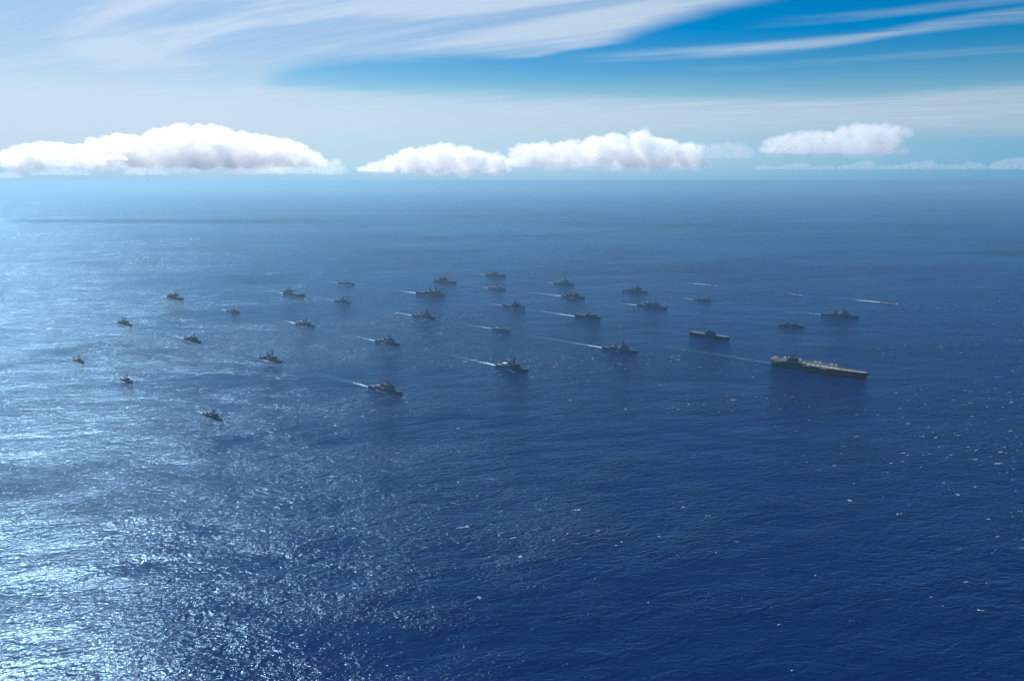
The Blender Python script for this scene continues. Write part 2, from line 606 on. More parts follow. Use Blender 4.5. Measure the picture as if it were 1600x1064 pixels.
BLACK = paint('sooty_black_paint', (0.02, 0.021, 0.023), 0.6)
RUBBER = paint('submarine_black_coating', (0.012, 0.013, 0.015), 0.45)
GLASS = paint('dark_bridge_glass', (0.012, 0.016, 0.02), 0.12, 0.05)
WHITE = paint('white_fitting_paint', (0.78, 0.78, 0.76))
JET = paint('light_grey_aircraft_paint', (0.42, 0.43, 0.44), 0.5, 0.15, 0.3)


def tb(x0, x1, w, z0, z1, fx=0.0, bx=0.0, sy=0.0, y=0.0):
    """tapered block: foot x0..x1 and width w; the top is drawn in by fx ahead, bx astern, sy on each side"""
    h = w / 2
    v = [(x0, y - h, z0), (x1, y - h, z0), (x1, y + h, z0), (x0, y + h, z0),
         (x0 + bx, y - h + sy, z1), (x1 - fx, y - h + sy, z1), (x1 - fx, y + h - sy, z1), (x0 + bx, y + h - sy, z1)]
    f = [(3, 2, 1, 0), (4, 5, 6, 7), (0, 1, 5, 4), (1, 2, 6, 5), (2, 3, 7, 6), (3, 0, 4, 7)]
    return v, f


def beam(a, b, ra, rb=None, n=6):
    """tapering round bar from a to b"""
    rb = ra if rb is None else rb
    a, b = Vector(a), Vector(b)
    d = (b - a).normalized()
    u = d.cross(Vector((0.3, 0.9, 0.2))).normalized()
    w = d.cross(u)
    v = []
    for p, r in ((a, ra), (b, rb)):
        for k in range(n):
            t_ = 2 * math.pi * k / n
            v.append(tuple(p + u * (r * math.cos(t_)) + w * (r * math.sin(t_))))
    f = [tuple(range(n - 1, -1, -1)), tuple(range(n, 2 * n))]
    f += [(k, (k + 1) % n, n + (k + 1) % n, n + k) for k in range(n)]
    return v, f


def ball(c, r, rings=6, seg=10, zs=1.0):
    v, f = [], []
    for i in range(rings + 1):
        t_ = math.pi * i / rings
        for k in range(seg):
            a = 2 * math.pi * k / seg
            v.append((c[0] + r * math.sin(t_) * math.cos(a), c[1] + r * math.sin(t_) * math.sin(a), c[2] + zs * r * math.cos(t_)))
    for i in range(rings):
        for k in range(seg):
            f.append((i * seg + k, (i + 1) * seg + k, (i + 1) * seg + (k + 1) % seg, i * seg + (k + 1) % seg))
    return v, f


def both(*gs):
    V, F = [], []
    for v, f in gs:
        o = len(V)
        V += list(v)
        F += [tuple(i + o for i in q) for q in f]
    return V, F


def mesh_obj(name, geo, mat, parent=None, smooth=False):
    me = bpy.data.meshes.new(name)
    me.from_pydata(geo[0], [], geo[1])
    me.materials.append(mat)
    if smooth:
        me.polygons.foreach_set('use_smooth', [True] * len(me.polygons))
    me.update()
    o = bpy.data.objects.new(name, me)
    COL.objects.link(o)
    if parent is not None:
        o.parent = parent
    return o


def lerp_pts(pts, s):
    for (a, ya), (b, yb) in zip(pts, pts[1:]):
        if a <= s <= b:
            u = (s - a) / (b - a)
            return ya + (yb - ya) * u
    return pts[-1][1]


DECK_FORM = [(0, 0.80), (0.1, 0.90), (0.25, 0.98), (0.45, 1.0), (0.62, 0.98), (0.75, 0.86), (0.86, 0.62), (0.94, 0.34), (0.985, 0.10), (1, 0.015)]
WL_FORM = [(0, 0.66), (0.1, 0.80), (0.25, 0.93), (0.45, 0.96), (0.62, 0.86), (0.75, 0.62), (0.86, 0.36), (0.94, 0.15), (0.985, 0.04), (1, 0.01)]


def hull_geo(L, B, sheer, rake, deck_form=DECK_FORM, wl_form=WL_FORM, n=26, draft=4.0):
    """L is the length on the waterline; the bow overhangs by rake. Returns hull (open on top) and deck."""
    V, F, DV, DF = [], [], [], []
    for i in range(n + 1):
        s = i / n
        s = 1 - (1 - s) ** 1.25
        xd = -L / 2 + s * (L + rake) - 0.6 * (1 - s)
        xw = -L / 2 + s * L
        zd = lerp_pts(sheer, s)
        bd = B / 2 * lerp_pts(deck_form, s)
        bw = B / 2 * lerp_pts(wl_form, s)
        xm, bm_, zm = xw + (xd - xw) * 0.45, bw + (bd - bw) * 0.62, zd * 0.5
        row = [(xd, bd, zd), (xm, bm_, zm), (xw, bw, 0), (xw - 0.01 * L * s, bw * 0.7, -draft)]
        V += row + [(x, -y, z) for x, y, z in reversed(row)]
        DV += [(xd - 0.15, bd - 0.12, zd - 0.05), (xd - 0.15, -bd + 0.12, zd - 0.05)]
    for i in range(n):
        a, b = i * 8, (i + 1) * 8
        for k in range(7):
            F.append((a + k, a + k + 1, b + k + 1, b + k))
        DF.append((i * 2 + 1, i * 2 + 3, i * 2 + 2, i * 2))
    F.append((0, 7, 6, 5, 4, 3, 2, 1))
    e = n * 8
    F.append(tuple(e + k for k in range(8)))
    return (V, F), (DV, DF)


HEADING = R(-42.0)
SHIPS = []


def ship_root(name, label, cat, stern, bow, group):
    """stern and bow: where the waterline's ends show in the 1600 px picture; they fix place and length on the sea"""
    pts = []
    for q in (stern, bow):
        d = px_dir(*q)
        t_ = CAM_H / -d.z
        pts.append(Vector((d.x * t_, d.y * t_, 0)))
    L = (pts[1] - pts[0]).length
    o = bpy.data.objects.new(name, None)
    COL.objects.link(o)
    o.empty_display_size = 10
    o.location = (pts[0] + pts[1]) / 2
    o.rotation_euler = (0, 0, HEADING + RNG.uniform(-0.03, 0.03))
    o['label'] = label
    o['category'] = cat
    o['group'] = group
    return o, L


class Ship:
    def __init__(self, name, label, cat, stern, bow, group, L=None, hull=None, top=None, deck=None):
        self.root, self.L = ship_root(name, label, cat, stern, bow, group)
        if L:
            self.L = L
        self.hm, self.tm, self.dm = hull or HULL, top or TOP, deck or DECK
        SHIPS.append(self)

    def x(self, s):
        return (s - 0.5) * self.L

    def make_hull(self, B, sheer, rake, **kw):
        self.B, self.sheer = B, sheer
        h, d = hull_geo(self.L, B, sheer, rake, **kw)
        self.hull = mesh_obj('hull', h, self.hm, self.root)
        self.deck = mesh_obj('deck', d, self.dm, self.root)

    def z(self, s):
        return lerp_pts(self.sheer, s)

    def part(self, name, *geos, mat=None, parent=None, smooth=False):
        return mesh_obj(name, both(*geos), mat or self.tm, parent or self.root, smooth)

    def block(self, name, s0, s1, w, h, fx=0.0, bx=0.0, sy=0.0, z0=None, mat=None, y=0.0):
        z0 = min(self.z(s0), self.z(s1)) - 0.4 if z0 is None else z0
        o = self.part(name, tb(self.x(s0), self.x(s1), w, z0, z0 + h, fx, bx, sy, y), mat=mat)
        return o, z0 + h

    def bridge(self, s0, s1, w, z0, h, fx=0.8, sy=0.3):
        o = self.part('bridge', tb(self.x(s0), self.x(s1), w, z0, z0 + h, fx, 0.4, sy))
        a = 0.45
        self.part('window_band', tb(self.x(s0) + 1.0, self.x(s1) - fx * a + 0.12, w - 2 * sy * a + 0.16, z0 + h * a, z0 + h * 0.8, fx * 0.35, 0.1, sy * 0.35), mat=GLASS, parent=o)
        return z0 + h

    def pole_mast(self, s, z0, z1, rake=0.0, r=0.7, yards=(0.55, 0.78), span=7.0, legs=True, dark=False):
        x = self.x(s)
        dx = -rake * (z1 - z0)
        r *= 2.3
        gs = [beam((x, 0, z0 - 1), (x + dx, 0, z1), r * 1.15, r * 0.4)]
        if legs:
            q = 0.62
            for sy in (-1, 1):
                gs.append(beam((x - (z1 - z0) * 0.28, sy * 2.2, z0 - 1), (x + dx * q, 0, z0 + (z1 - z0) * q), r * 0.55, r * 0.4))
        mt = TOP_DARK if dark else self.tm
        m = self.part('mast', *gs, mat=mt)
        for k, q in enumerate(yards):
            zz = z0 + (z1 - z0) * q
            xx = x + dx * q
            sp = span * (1 - 0.3 * k)
            self.part('yardarm', beam((xx, -sp / 2, zz), (xx, sp / 2, zz), 0.5), mat=mt, parent=m)
        self.part('antenna', beam((x + dx, 0, z1 - 0.3), (x + dx, 0, z1 + (z1 - z0) * 0.16), 0.45, 0.2), mat=mt, parent=m)
        self.part('radar', tb(x + dx * 0.7 + 0.4, x + dx * 0.7 + 2.4, 4.6, z0 + (z1 - z0) * 0.66, z0 + (z1 - z0) * 0.66 + 2.2), mat=mt, parent=m)
        return m

    def tower_mast(self, s, z0, z1, foot, top, mat=None):
        x = self.x(s)
        m = self.part('mast', tb(x - foot / 2, x + foot / 2, foot, z0 - 0.5, z1, (foot - top) / 2, (foot - top) / 2, (foot - top) / 2), mat=mat)
        self.part('radar', tb(x - 0.5, x + 0.5, top * 1.9, z1, z1 + 1.5), mat=mat, parent=m)
        self.part('antenna', beam((x, 0, z1 + 1.4), (x, 0, z1 + 5.5), 0.3, 0.12), mat=mat, parent=m)
        return m

    def funnel(self, s, w, l, z0, h, mat=None, cap=True, rake=0.8, y=0.0):
        x = self.x(s)
        f = self.part('funnel', tb(x - l / 2, x + l / 2, w, z0 - 0.5, z0 + h, rake + 0.5, -rake * 0.2 + 0.3, w * 0.08, y), mat=mat)
        if cap:
            self.part('exhaust_cap', tb(x - l * 0.36, x + l * 0.36 - rake, w * 0.62, z0 + h - 0.1, z0 + h + 1.2, 0.2, 0.2, 0.2, y), mat=BLACK, parent=f)
        return f

    def gun(self, s, size=1.0, aft=False):
        x, z = self.x(s), self.z(s)
        g = self.part('gun', tb(x - 2.2 * size, x + 2.4 * size, 3.4 * size, z - 0.2, z + 2.6 * size, 1.4 * size, 0.4, 0.5 * size))
        k = -1 if aft else 1
        self.part('barrel', beam((x + k * 1.5 * size, 0, z + 1.6 * size), (x + k * 7.2 * size, 0, z + 2.2 * size), 0.3 * size, 0.2 * size), parent=g)
        return g

    def launcher(self, s, w=7.0, l=8.0):
        x, z = self.x(s), self.z(s)
        return self.part('missile_cell_block', tb(x - l / 2, x + l / 2, w, z - 0.2, z + 0.9, 0.2, 0.2, 0.2))

    def radome(self, s, z, r, y=0.0, mat=None):
        x = self.x(s)
        return self.part('radome', beam((x, y, z - 0.5), (x, y, z + r), r * 0.55), ball((x, y, z + r * 1.3), r), mat=mat or WHITE, smooth=True)

    def boats(self, s, z, off, mat=None, n=1, l=8.0):
        for y in (-off, off):
            for k in range(n):
                x = self.x(s) + k * (l + 2)
                self.part('boat', tb(x - l / 2, x + l / 2, 2.4, z, z + 2.0, -0.6, 0.4, -0.4, y), mat=mat or TOP_LIGHT)

    def jackstaff(self):
        zb = self.z(1.0)
        xb = self.x(1.0)
        self.part('jackstaff', beam((xb, 0, zb - 0.3), (xb, 0, zb + 4.5), 0.18, 0.1))
        zs = self.z(0.0)
        self.part('flagstaff', beam((self.x(0.01), 0, zs - 0.3), (self.x(0.01) - 1.5, 0, zs + 6), 0.18, 0.1))

    def flight_deck(self, s0, s1, w, mat=None):
        z = self.z(s0)
        x0, x1 = self.x(s0), self.x(s1)
        pad = self.part('landing_pad', tb(x0, x1, w, z - 0.05, z + 0.14), mat=mat or self.dm)
        self.part('pad_marking', tb(x0 + 1, x1 - 1, 0.5, z + 0.14, z + 0.18), tb((x0 + x1) / 2 - 0.3, (x0 + x1) / 2 + 0.3, w * 0.7, z + 0.185, z + 0.22), mat=WHITE, parent=pad)


# ------------------------------------------------------------------ classes of ship
def destroyer(label, stern, bow, group, mast=1.0, white_funnel=False, pad=None, **kw):
    S = Ship('destroyer', label, 'destroyer', stern, bow, group, **kw)
    k = S.L / 150
    S.make_hull(19.5 * k, [(0, 6.2 * k), (0.3, 6.6 * k), (0.6, 7.6 * k), (0.8, 9.0 * k), (1, 11.5 * k)], 9 * k)
    S.gun(0.86, 1.15 * k)
    S.launcher(0.79)
    b1, z1 = S.block('forward_superstructure', 0.555, 0.755, 17.5 * k, 12.5 * k, 5.0 * k, 2.0 * k, 1.6 * k)
    z2 = S.bridge(0.60, 0.735, 14.5 * k, z1, 4.0 * k, 2.2 * k, 0.6)
    d, z3 = S.block('director_house', 0.61, 0.69, 10.5 * k, 5.5 * k, 2.6 * k, 0.8, 1.2, z0=z2)
    S.pole_mast(0.625, z3, z3 + 17 * k * mast, 0.28, 1.0 * k, span=10 * k)
    w, zw = S.block('midships_deckhouse', 0.30, 0.56, 14.5 * k, 5.0 * k, 0.5, 0.8, 0.8)
    fm = TOP_WHITE if white_funnel else None
    S.funnel(0.535, 8 * k, 11 * k, zw, 9.5 * k, mat=fm)
    S.funnel(0.40, 7.5 * k, 10 * k, zw, 8.5 * k)
    h, zh = S.block('hangar', 0.225, 0.345, 15.5 * k, 6.5 * k, 0.6, 1.0, 0.9)
    S.part('close_in_gun', beam((S.x(0.27), 0, zh - 0.3), (S.x(0.27), 0, zh + 2.2), 1.0), ball((S.x(0.27), 0, zh + 3), 1.1), mat=WHITE, smooth=True)
    S.radome(0.47, zw + 1, 1.5 * k, 4 * k)
    S.radome(0.345, zh, 1.3 * k, -3 * k)
    S.boats(0.49, zw - 2.6, 8.4 * k, mat=S.tm)
    S.flight_deck(0.03, 0.20, 14.5 * k, pad)
    S.jackstaff()
    return S


def cruiser(label, stern, bow, group, **kw):
    S = Ship('cruiser', label, 'cruiser', stern, bow, group, **kw)
    k = S.L / 170
    S.make_hull(17.5 * k, [(0, 6.4), (0.12, 6.5), (0.13, 9.0), (0.55, 9.0), (0.8, 9.8), (1, 13)], 8 * k)
    S.gun(0.865, 1.2)
    S.gun(0.07, 1.1, aft=True)
    S.launcher(0.80)
    a, z1 = S.block('forward_superstructure', 0.60, 0.735, 16 * k, 13 * k, 2.0, 0.8, 0.7)
    z2 = S.bridge(0.62, 0.725, 13.5 * k, z1, 4.0, 1.0, 0.4)
    S.pole_mast(0.64, z2, z2 + 14, 0.05, 0.9, span=9)
    m, zm = S.block('midships_deckhouse', 0.41, 0.62, 13 * k, 5.5, 0.3, 0.3, 0.5)
    S.funnel(0.57, 9 * k, 9, zm, 9.5)
    b, z3 = S.block('aft_superstructure', 0.27, 0.43, 15.5 * k, 12.5 * k, 0.8, 1.8, 0.7)
    S.funnel(0.475, 8.5 * k, 8, zm, 8.0)
    S.pole_mast(0.42, z3, z3 + 16, 0.08, 0.9, span=8, dark=True)
    S.radome(0.34, z3, 1.7, 3)
    S.boats(0.52, zm - 3.0, 7.6 * k, mat=S.tm)
    S.flight_deck(0.14, 0.26, 13.5 * k)
    S.jackstaff()
    return S


def frigate(label, stern, bow, group, mast='pole', mast_s=0.60, mast_h=17.0, aft_mast=0.0, bulk=1.0, stack=0.42, white_dome=False, name='frigate', pad=None, pale_house=False, **kw):
    S = Ship(name, label, name.replace('_', ' '), stern, bow, group, **kw)
    k = S.L / 125
    S.make_hull(14.8 * k, [(0, 5.0 * k), (0.25, 5.4 * k), (0.55, 6.2 * k), (0.8, 7.6 * k), (1, 10 * k)], 7 * k)
    S.gun(0.84, 0.95 * k)
    S.launcher(0.775, 5 * k, 5 * k)
    a, z1 = S.block('forward_superstructure', 0.53, 0.735, 13 * k, 8.2 * k * bulk, 3.2 * k, 1.0, 0.9 * k)
    z2 = S.bridge(0.595, 0.71, 11.5 * k, z1, 3.2 * k, 1.2, 0.4)
    if mast == 'pole':
        S.pole_mast(mast_s, z2, z2 + mast_h * k, 0.06, 0.85 * k, span=8 * k)
    else:
        S.tower_mast(mast_s, z2, z2 + mast_h * 0.75 * k, 6.0 * k, 2.0 * k)
    m, zm = S.block('midships_deckhouse', 0.30, 0.545, 11.5 * k, 4.6 * k, 0.4, 0.4, 0.6)
    S.funnel(stack, 6.5 * k, 9 * k, zm, 7.5 * k)
    h, zh = S.block('hangar', 0.21, 0.345, 12.2 * k, 7.0 * k * bulk, 0.5, 0.8, 0.6, mat=TOP_WHITE if pale_house else None)
    if aft_mast:
        S.pole_mast(0.34, zh, zh + aft_mast * k, 0.0, 0.75 * k, yards=(0.7,), span=6 * k)
    if white_dome:
        S.radome(0.47, zm + 1.5 * k, 2.2 * k)
    S.radome(0.27, zh, 1.1 * k, 2.5 * k)
    S.boats(0.47, zm - 2.2 * k, 6.6 * k, mat=S.tm, l=7)
    S.flight_deck(0.03, 0.19, 11.5 * k, pad)
    S.jackstaff()
    return S


def patrol_ship(label, stern, bow, group, mast_h=15.0, bridge_s=0.58, house=0.36, twin=False, crane=False, stack=True, **kw):
    S = Ship('patrol_ship', label, 'patrol ship', stern, bow, group, **kw)
    k = S.L / 95
    S.make_hull(13 * k, [(0, 4.2 * k), (0.35, 4.4 * k), (0.6, 5.8 * k), (0.8, 7.2 * k), (1, 9.2 * k)], 5.5 * k)
    S.gun(0.84, 0.75 * k)
    a, z1 = S.block('superstructure', house, 0.73, 11 * k, 6.6 * k, 2.2 * k, 0.8, 0.7 * k)
    z2 = S.bridge(bridge_s - 0.06, bridge_s + 0.10, 9.5 * k, z1, 3.2 * k, 0.9, 0.4)
    S.pole_mast(bridge_s - 0.03, z2, z2 + mast_h * k, 0.05, 0.8 * k, span=6.5 * k)
    if twin:
        S.pole_mast(house + 0.05, z1, z1 + mast_h * 0.7 * k, 0.0, 0.6 * k, yards=(0.7,), span=5 * k)
    if stack:
        S.funnel(house + 0.08, 5 * k, 6 * k, z1, 4.6 * k)
    if crane:
        x, z = S.x(0.2), S.z(0.2)
        c = S.part('crane', beam((x, 2, z - 0.3), (x, 2, z + 7), 0.9))
        S.part('crane_jib', beam((x, 2, z + 6.7), (x + 12 * k, -2, z + 11), 0.55, 0.3), parent=c)
    S.boats(house + 0.12, S.z(house) + 2.2, 6.2 * k, l=6.5)
    S.flight_deck(0.03, house - 0.05, 9.8 * k)
    S.jackstaff()
    return S


def supply_ship(label, stern, bow, group, house=(0.10, 0.34), house_h=15.0, fore_house=False, posts=(0.45, 0.56, 0.68), stack_s=0.14, tall=1.0, bow_house=False, **kw):
    S = Ship('supply_ship', label, 'supply ship', stern, bow, group, **kw)
    k = S.L / 200
    S.make_hull(29 * k, [(0, 11 * k), (0.3, 10.5 * k), (0.36, 9.5 * k), (0.78, 9.8 * k), (0.82, 13.5 * k), (1, 17 * k)], 9 * k,
                deck_form=[(0, 0.78), (0.08, 0.93), (0.2, 1), (0.72, 1), (0.84, 0.84), (0.93, 0.5), (0.985, 0.16), (1, 0.02)],
                wl_form=[(0, 0.45), (0.08, 0.74), (0.2, 0.97), (0.7, 0.96), (0.82, 0.66), (0.92, 0.3), (0.98, 0.07), (1, 0.01)])
    a, z1 = S.block('accommodation_block', house[0], house[1], 26 * k, house_h * 0.62 * k * tall, 0.6, 0.8, 0.2)
    b, z2 = S.block('upper_house', house[0] + 0.06, house[1] - 0.012, 22 * k, house_h * 0.38 * k * tall, 0.5, 0.5, 0.2, z0=z1)
    z3 = S.bridge(house[1] - 0.075, house[1] - 0.02, 24 * k, z2, 3.6 * k, 0.6, 0.2)
    S.funnel(stack_s, 11 * k, 13 * k, z1, 9.5 * k * tall)
    S.pole_mast(house[1] - 0.06, z3, z3 + 12 * k, 0.0, 0.9 * k, span=9 * k)
    S.boats(house[0] + 0.08, z1 - 5 * k, 13.6 * k, n=1, l=9)
    for p in posts:
        x, z = S.x(p), S.z(p)
        g = S.part('replenishment_gantry', beam((x, -8 * k, z - 0.4), (x, -8 * k, z + 17 * k), 1.1 * k, 0.8 * k), beam((x, 8 * k, z - 0.4), (x, 8 * k, z + 17 * k), 1.1 * k, 0.8 * k),
                   tb(x - 0.9 * k, x + 0.9 * k, 22 * k, z + 14.5 * k, z + 16.3 * k))
        S.part('boom', beam((x, -8 * k, z + 6 * k), (x + 7 * k, -14 * k, z + 13 * k), 0.5 * k, 0.3 * k), parent=g)
        S.part('boom', beam((x, 8 * k, z + 6 * k), (x + 7 * k, 14 * k, z + 13 * k), 0.5 * k, 0.3 * k), parent=g)
    S.part('cargo_deckhouse', tb(S.x(0.37), S.x(0.77), 15 * k, S.z(0.5) - 0.4, S.z(0.5) + 3.4 * k, 0.4, 0.4, 0.3))
    if fore_house:
        f, zf = S.block('forward_house', 0.74, 0.82, 23 * k, 12 * k, 0.8, 0.4, 0.3)
        S.bridge(0.755, 0.815, 21 * k, zf, 3.6 * k, 0.7, 0.3)
    S.part('foremast', beam((S.x(0.92), 0, S.z(0.92) - 0.4), (S.x(0.92), 0, S.z(0.92) + 11 * k), 0.6 * k, 0.35 * k))
    S.flight_deck(0.02, house[0] - 0.005, 20 * k)
    S.jackstaff()
    return S


def dock_ship(label, stern, bow, group, **kw):
    S = Ship('amphibious_dock_ship', label, 'amphibious ship', stern, bow, group, **kw)
    k = S.L / 200
    S.make_hull(31 * k, [(0, 13 * k), (0.36, 13 * k), (0.6, 14 * k), (0.8, 15 * k), (1, 17.5 * k)], 8 * k,
                deck_form=[(0, 0.93), (0.2, 1), (0.72, 0.98), (0.84, 0.78), (0.93, 0.46), (0.985, 0.14), (1, 0.02)],
                wl_form=[(0, 0.9), (0.2, 0.95), (0.66, 0.92), (0.8, 0.62), (0.92, 0.26), (0.98, 0.06), (1, 0.01)])
    a, z1 = S.block('aft_superstructure', 0.35, 0.60, 28 * k, 9 * k, 1.0, 2.5, 1.6)
    b, z2 = S.block('forward_superstructure', 0.60, 0.84, 27 * k, 13 * k, 8 * k, 0.0, 2.2)
    S.bridge(0.70, 0.795, 22 * k, z2, 3.8, 2.0, 0.6)
    for s, zz in ((0.47, z1), (0.70, z2)):
        x = S.x(s)
        m = S.part('enclosed_mast', tb(x - 5 * k, x + 5 * k, 10 * k, zz - 0.4, zz + 10 * k, 1.2, 1.2, 1.2), tb(x - 4 * k, x + 4 * k, 8 * k, zz + 10.02 * k, zz + 22 * k, 1.8, 1.8, 1.8))
        S.part('antenna', beam((x, 0, zz + 21.5 * k), (x, 0, zz + 28 * k), 0.35, 0.15), parent=m)
    S.funnel(0.40, 7 * k, 12 * k, z1, 6.5 * k, y=9 * k)
    S.funnel(0.57, 7 * k, 12 * k, z1, 6.5 * k, y=-8 * k)
    S.boats(0.53, z1 - 6, 14.3 * k, mat=S.tm, n=2, l=9)
    S.gun(0.9, 0.6)
    S.flight_deck(0.015, 0.34, 27 * k)
    S.jackstaff()
    return S


def flat_deck_ship(label, stern, bow, group, **kw):
    S = Ship('landing_ship', label, 'landing ship', stern, bow, group, **kw)
    k = S.L / 175
    S.make_hull(26 * k, [(0, 14.5 * k), (0.8, 14.5 * k), (1, 14.8 * k)], 6 * k,
                deck_form=[(0, 0.97), (0.2, 1), (0.80, 1), (0.9, 0.86), (0.96, 0.72), (0.99, 0.6), (1, 0.55)],
                wl_form=[(0, 0.86), (0.2, 0.92), (0.62, 0.9), (0.78, 0.62), (0.9, 0.3), (0.97, 0.08), (1, 0.012)])
    zd = S.z(0.5)
    a = S.part('island', tb(S.x(0.41), S.x(0.68), 9.5 * k, zd - 0.3, zd + 9 * k, 3.0, 1.5, 0.5, -8.2 * k))
    S.part('upper_island', tb(S.x(0.455), S.x(0.635), 8 * k, zd + 9.02 * k, zd + 14.5 * k, 2.2, 2.0, 0.6, -8.2 * k))
    S.part('window_band', tb(S.x(0.58), S.x(0.629), 7.7 * k, zd + 11 * k, zd + 12.6 * k, 0.4, 0, 0.1, -8.2 * k), mat=GLASS, parent=a)
    x = S.x(0.55)
    m = S.part('mast', beam((x, -8.2 * k, zd + 13 * k), (x - 2, -8.2 * k, zd + 30 * k), 1.2 * k, 0.5 * k), beam((x - 6, -8.2 * k, zd + 14 * k), (x - 1.4, -8.2 * k, zd + 23 * k), 0.7 * k, 0.5 * k))
    S.part('yardarm', beam((x - 1.5, -13 * k, zd + 23 * k), (x - 1.5, -3.5 * k, zd + 23 * k), 0.3), parent=m)
    S.part('funnel', tb(S.x(0.465), S.x(0.53), 6.5 * k, zd + 14.4 * k, zd + 18.5 * k, 1, 0.6, 0.4, -8.2 * k))
    S.part('close_in_gun', beam((S.x(0.70), -9 * k, zd - 0.3), (S.x(0.70), -9 * k, zd + 2.4), 1.0), ball((S.x(0.70), -9 * k, zd + 3.2), 1.1), mat=WHITE, smooth=True)
    S.part('boat', tb(S.x(0.40), S.x(0.47), 2.6, zd - 6.5 * k, zd - 4.2 * k, -0.5, 0.3, -0.3, -13.7 * k), mat=S.tm)
    S.part('landing_spot', tb(S.x(0.06), S.x(0.38), 16 * k, zd - 0.02, zd + 0.14), mat=DECK_PALE)
    S.part('landing_spot', tb(S.x(0.70), S.x(0.93), 12 * k, zd - 0.02, zd + 0.14), mat=DECK_PALE)
    return S


def box_transport(label, stern, bow, group, **kw):
    S = Ship('landing_transport', label, 'transport ship', stern, bow, group, **kw)
    k = S.L / 140
    S.make_hull(21 * k, [(0, 12.5 * k), (0.7, 12.8 * k), (0.85, 14.0 * k), (1, 14.5 * k)], 4 * k,
                deck_form=[(0, 0.97), (0.2, 1), (0.78, 1), (0.9, 0.8), (0.97, 0.5), (1, 0.3)],
                wl_form=[(0, 0.9), (0.2, 0.95), (0.7, 0.92), (0.86, 0.6), (0.95, 0.3), (1, 0.06)])
    a, z1 = S.block('superstructure', 0.46, 0.86, 19 * k, 6.5 * k, 3.5, 0.6, 0.6)
    z2 = S.bridge(0.72, 0.835, 17.5 * k, z1, 3.4 * k, 1.0, 0.3)
    S.pole_mast(0.75, z2, z2 + 9 * k, 0.0, 0.8, span=6)
    S.funnel(0.52, 5, 7, z1, 5.5 * k, y=6 * k, mat=TOP_LIGHT)
    S.funnel(0.52, 5, 7, z1, 5.5 * k, y=-6 * k, mat=TOP_LIGHT)
    S.pole_mast(0.60, z1, z1 + 10 * k, 0.0, 0.6, yards=(0.7,), span=5)
    S.boats(0.62, z1 - 5, 9.8 * k, l=8)
    S.flight_deck(0.02, 0.42, 18 * k)
    S.jackstaff()
    return S


def submarine(label, sail, length=110.0):
    d = px_dir(*sail)
    t_ = CAM_H / -d.z
    o = bpy.data.objects.new('submarine', None)
    COL.objects.link(o)
    o.location = (d.x * t_, d.y * t_, 0)
    o.rotation_euler = (0, 0, HEADING)
    o['label'] = label
    o['category'] = 'submarine'
    o['group'] = 'surfaced submarines beyond the fleet'
    V, F, n, seg = [], [], 20, 12
    for i in range(n + 1):
        s = i / n
        r = 5.4 * min(1.0, (s / 0.28) ** 0.7 if s < 0.28 else 1.0, ((1 - s) / 0.10) ** 0.5 if s > 0.9 else 1.0) + 0.05
        for k in range(seg):
            a = 2 * math.pi * k / seg
            V.append((-length * 0.66 + s * length, r * math.cos(a), -3.4 + r * math.sin(a)))
    for i in range(n):
        for k in range(seg):
            F.append((i * seg + k, i * seg + (k + 1) % seg, (i + 1) * seg + (k + 1) % seg, (i + 1) * seg + k))
    F.append(tuple(range(seg)))
    F.append(tuple(n * seg + k for k in range(seg - 1, -1, -1)))
    mesh_obj('pressure_hull', (V, F), RUBBER, o, smooth=True)
    s = mesh_obj('sail', tb(-5.5, 6.0, 2.8, 1.0, 8.2, 1.2, 0.6, 0.3), RUBBER, o)
    mesh_obj('periscope', beam((0.5, 0, 8.0), (0.5, 0, 13), 0.35, 0.22), RUBBER, s)
    mesh_obj('sail_plane', tb(0.5, 3.5, 9.5, 5.4, 5.8, 0.6, 0.4, 0.3), RUBBER, s)
    mesh_obj('rudder', tb(-length * 0.63, -length * 0.58, 0.7, -2.0, 2.6, 0.6, 0.2, 0.1), RUBBER, o)
    return o, length


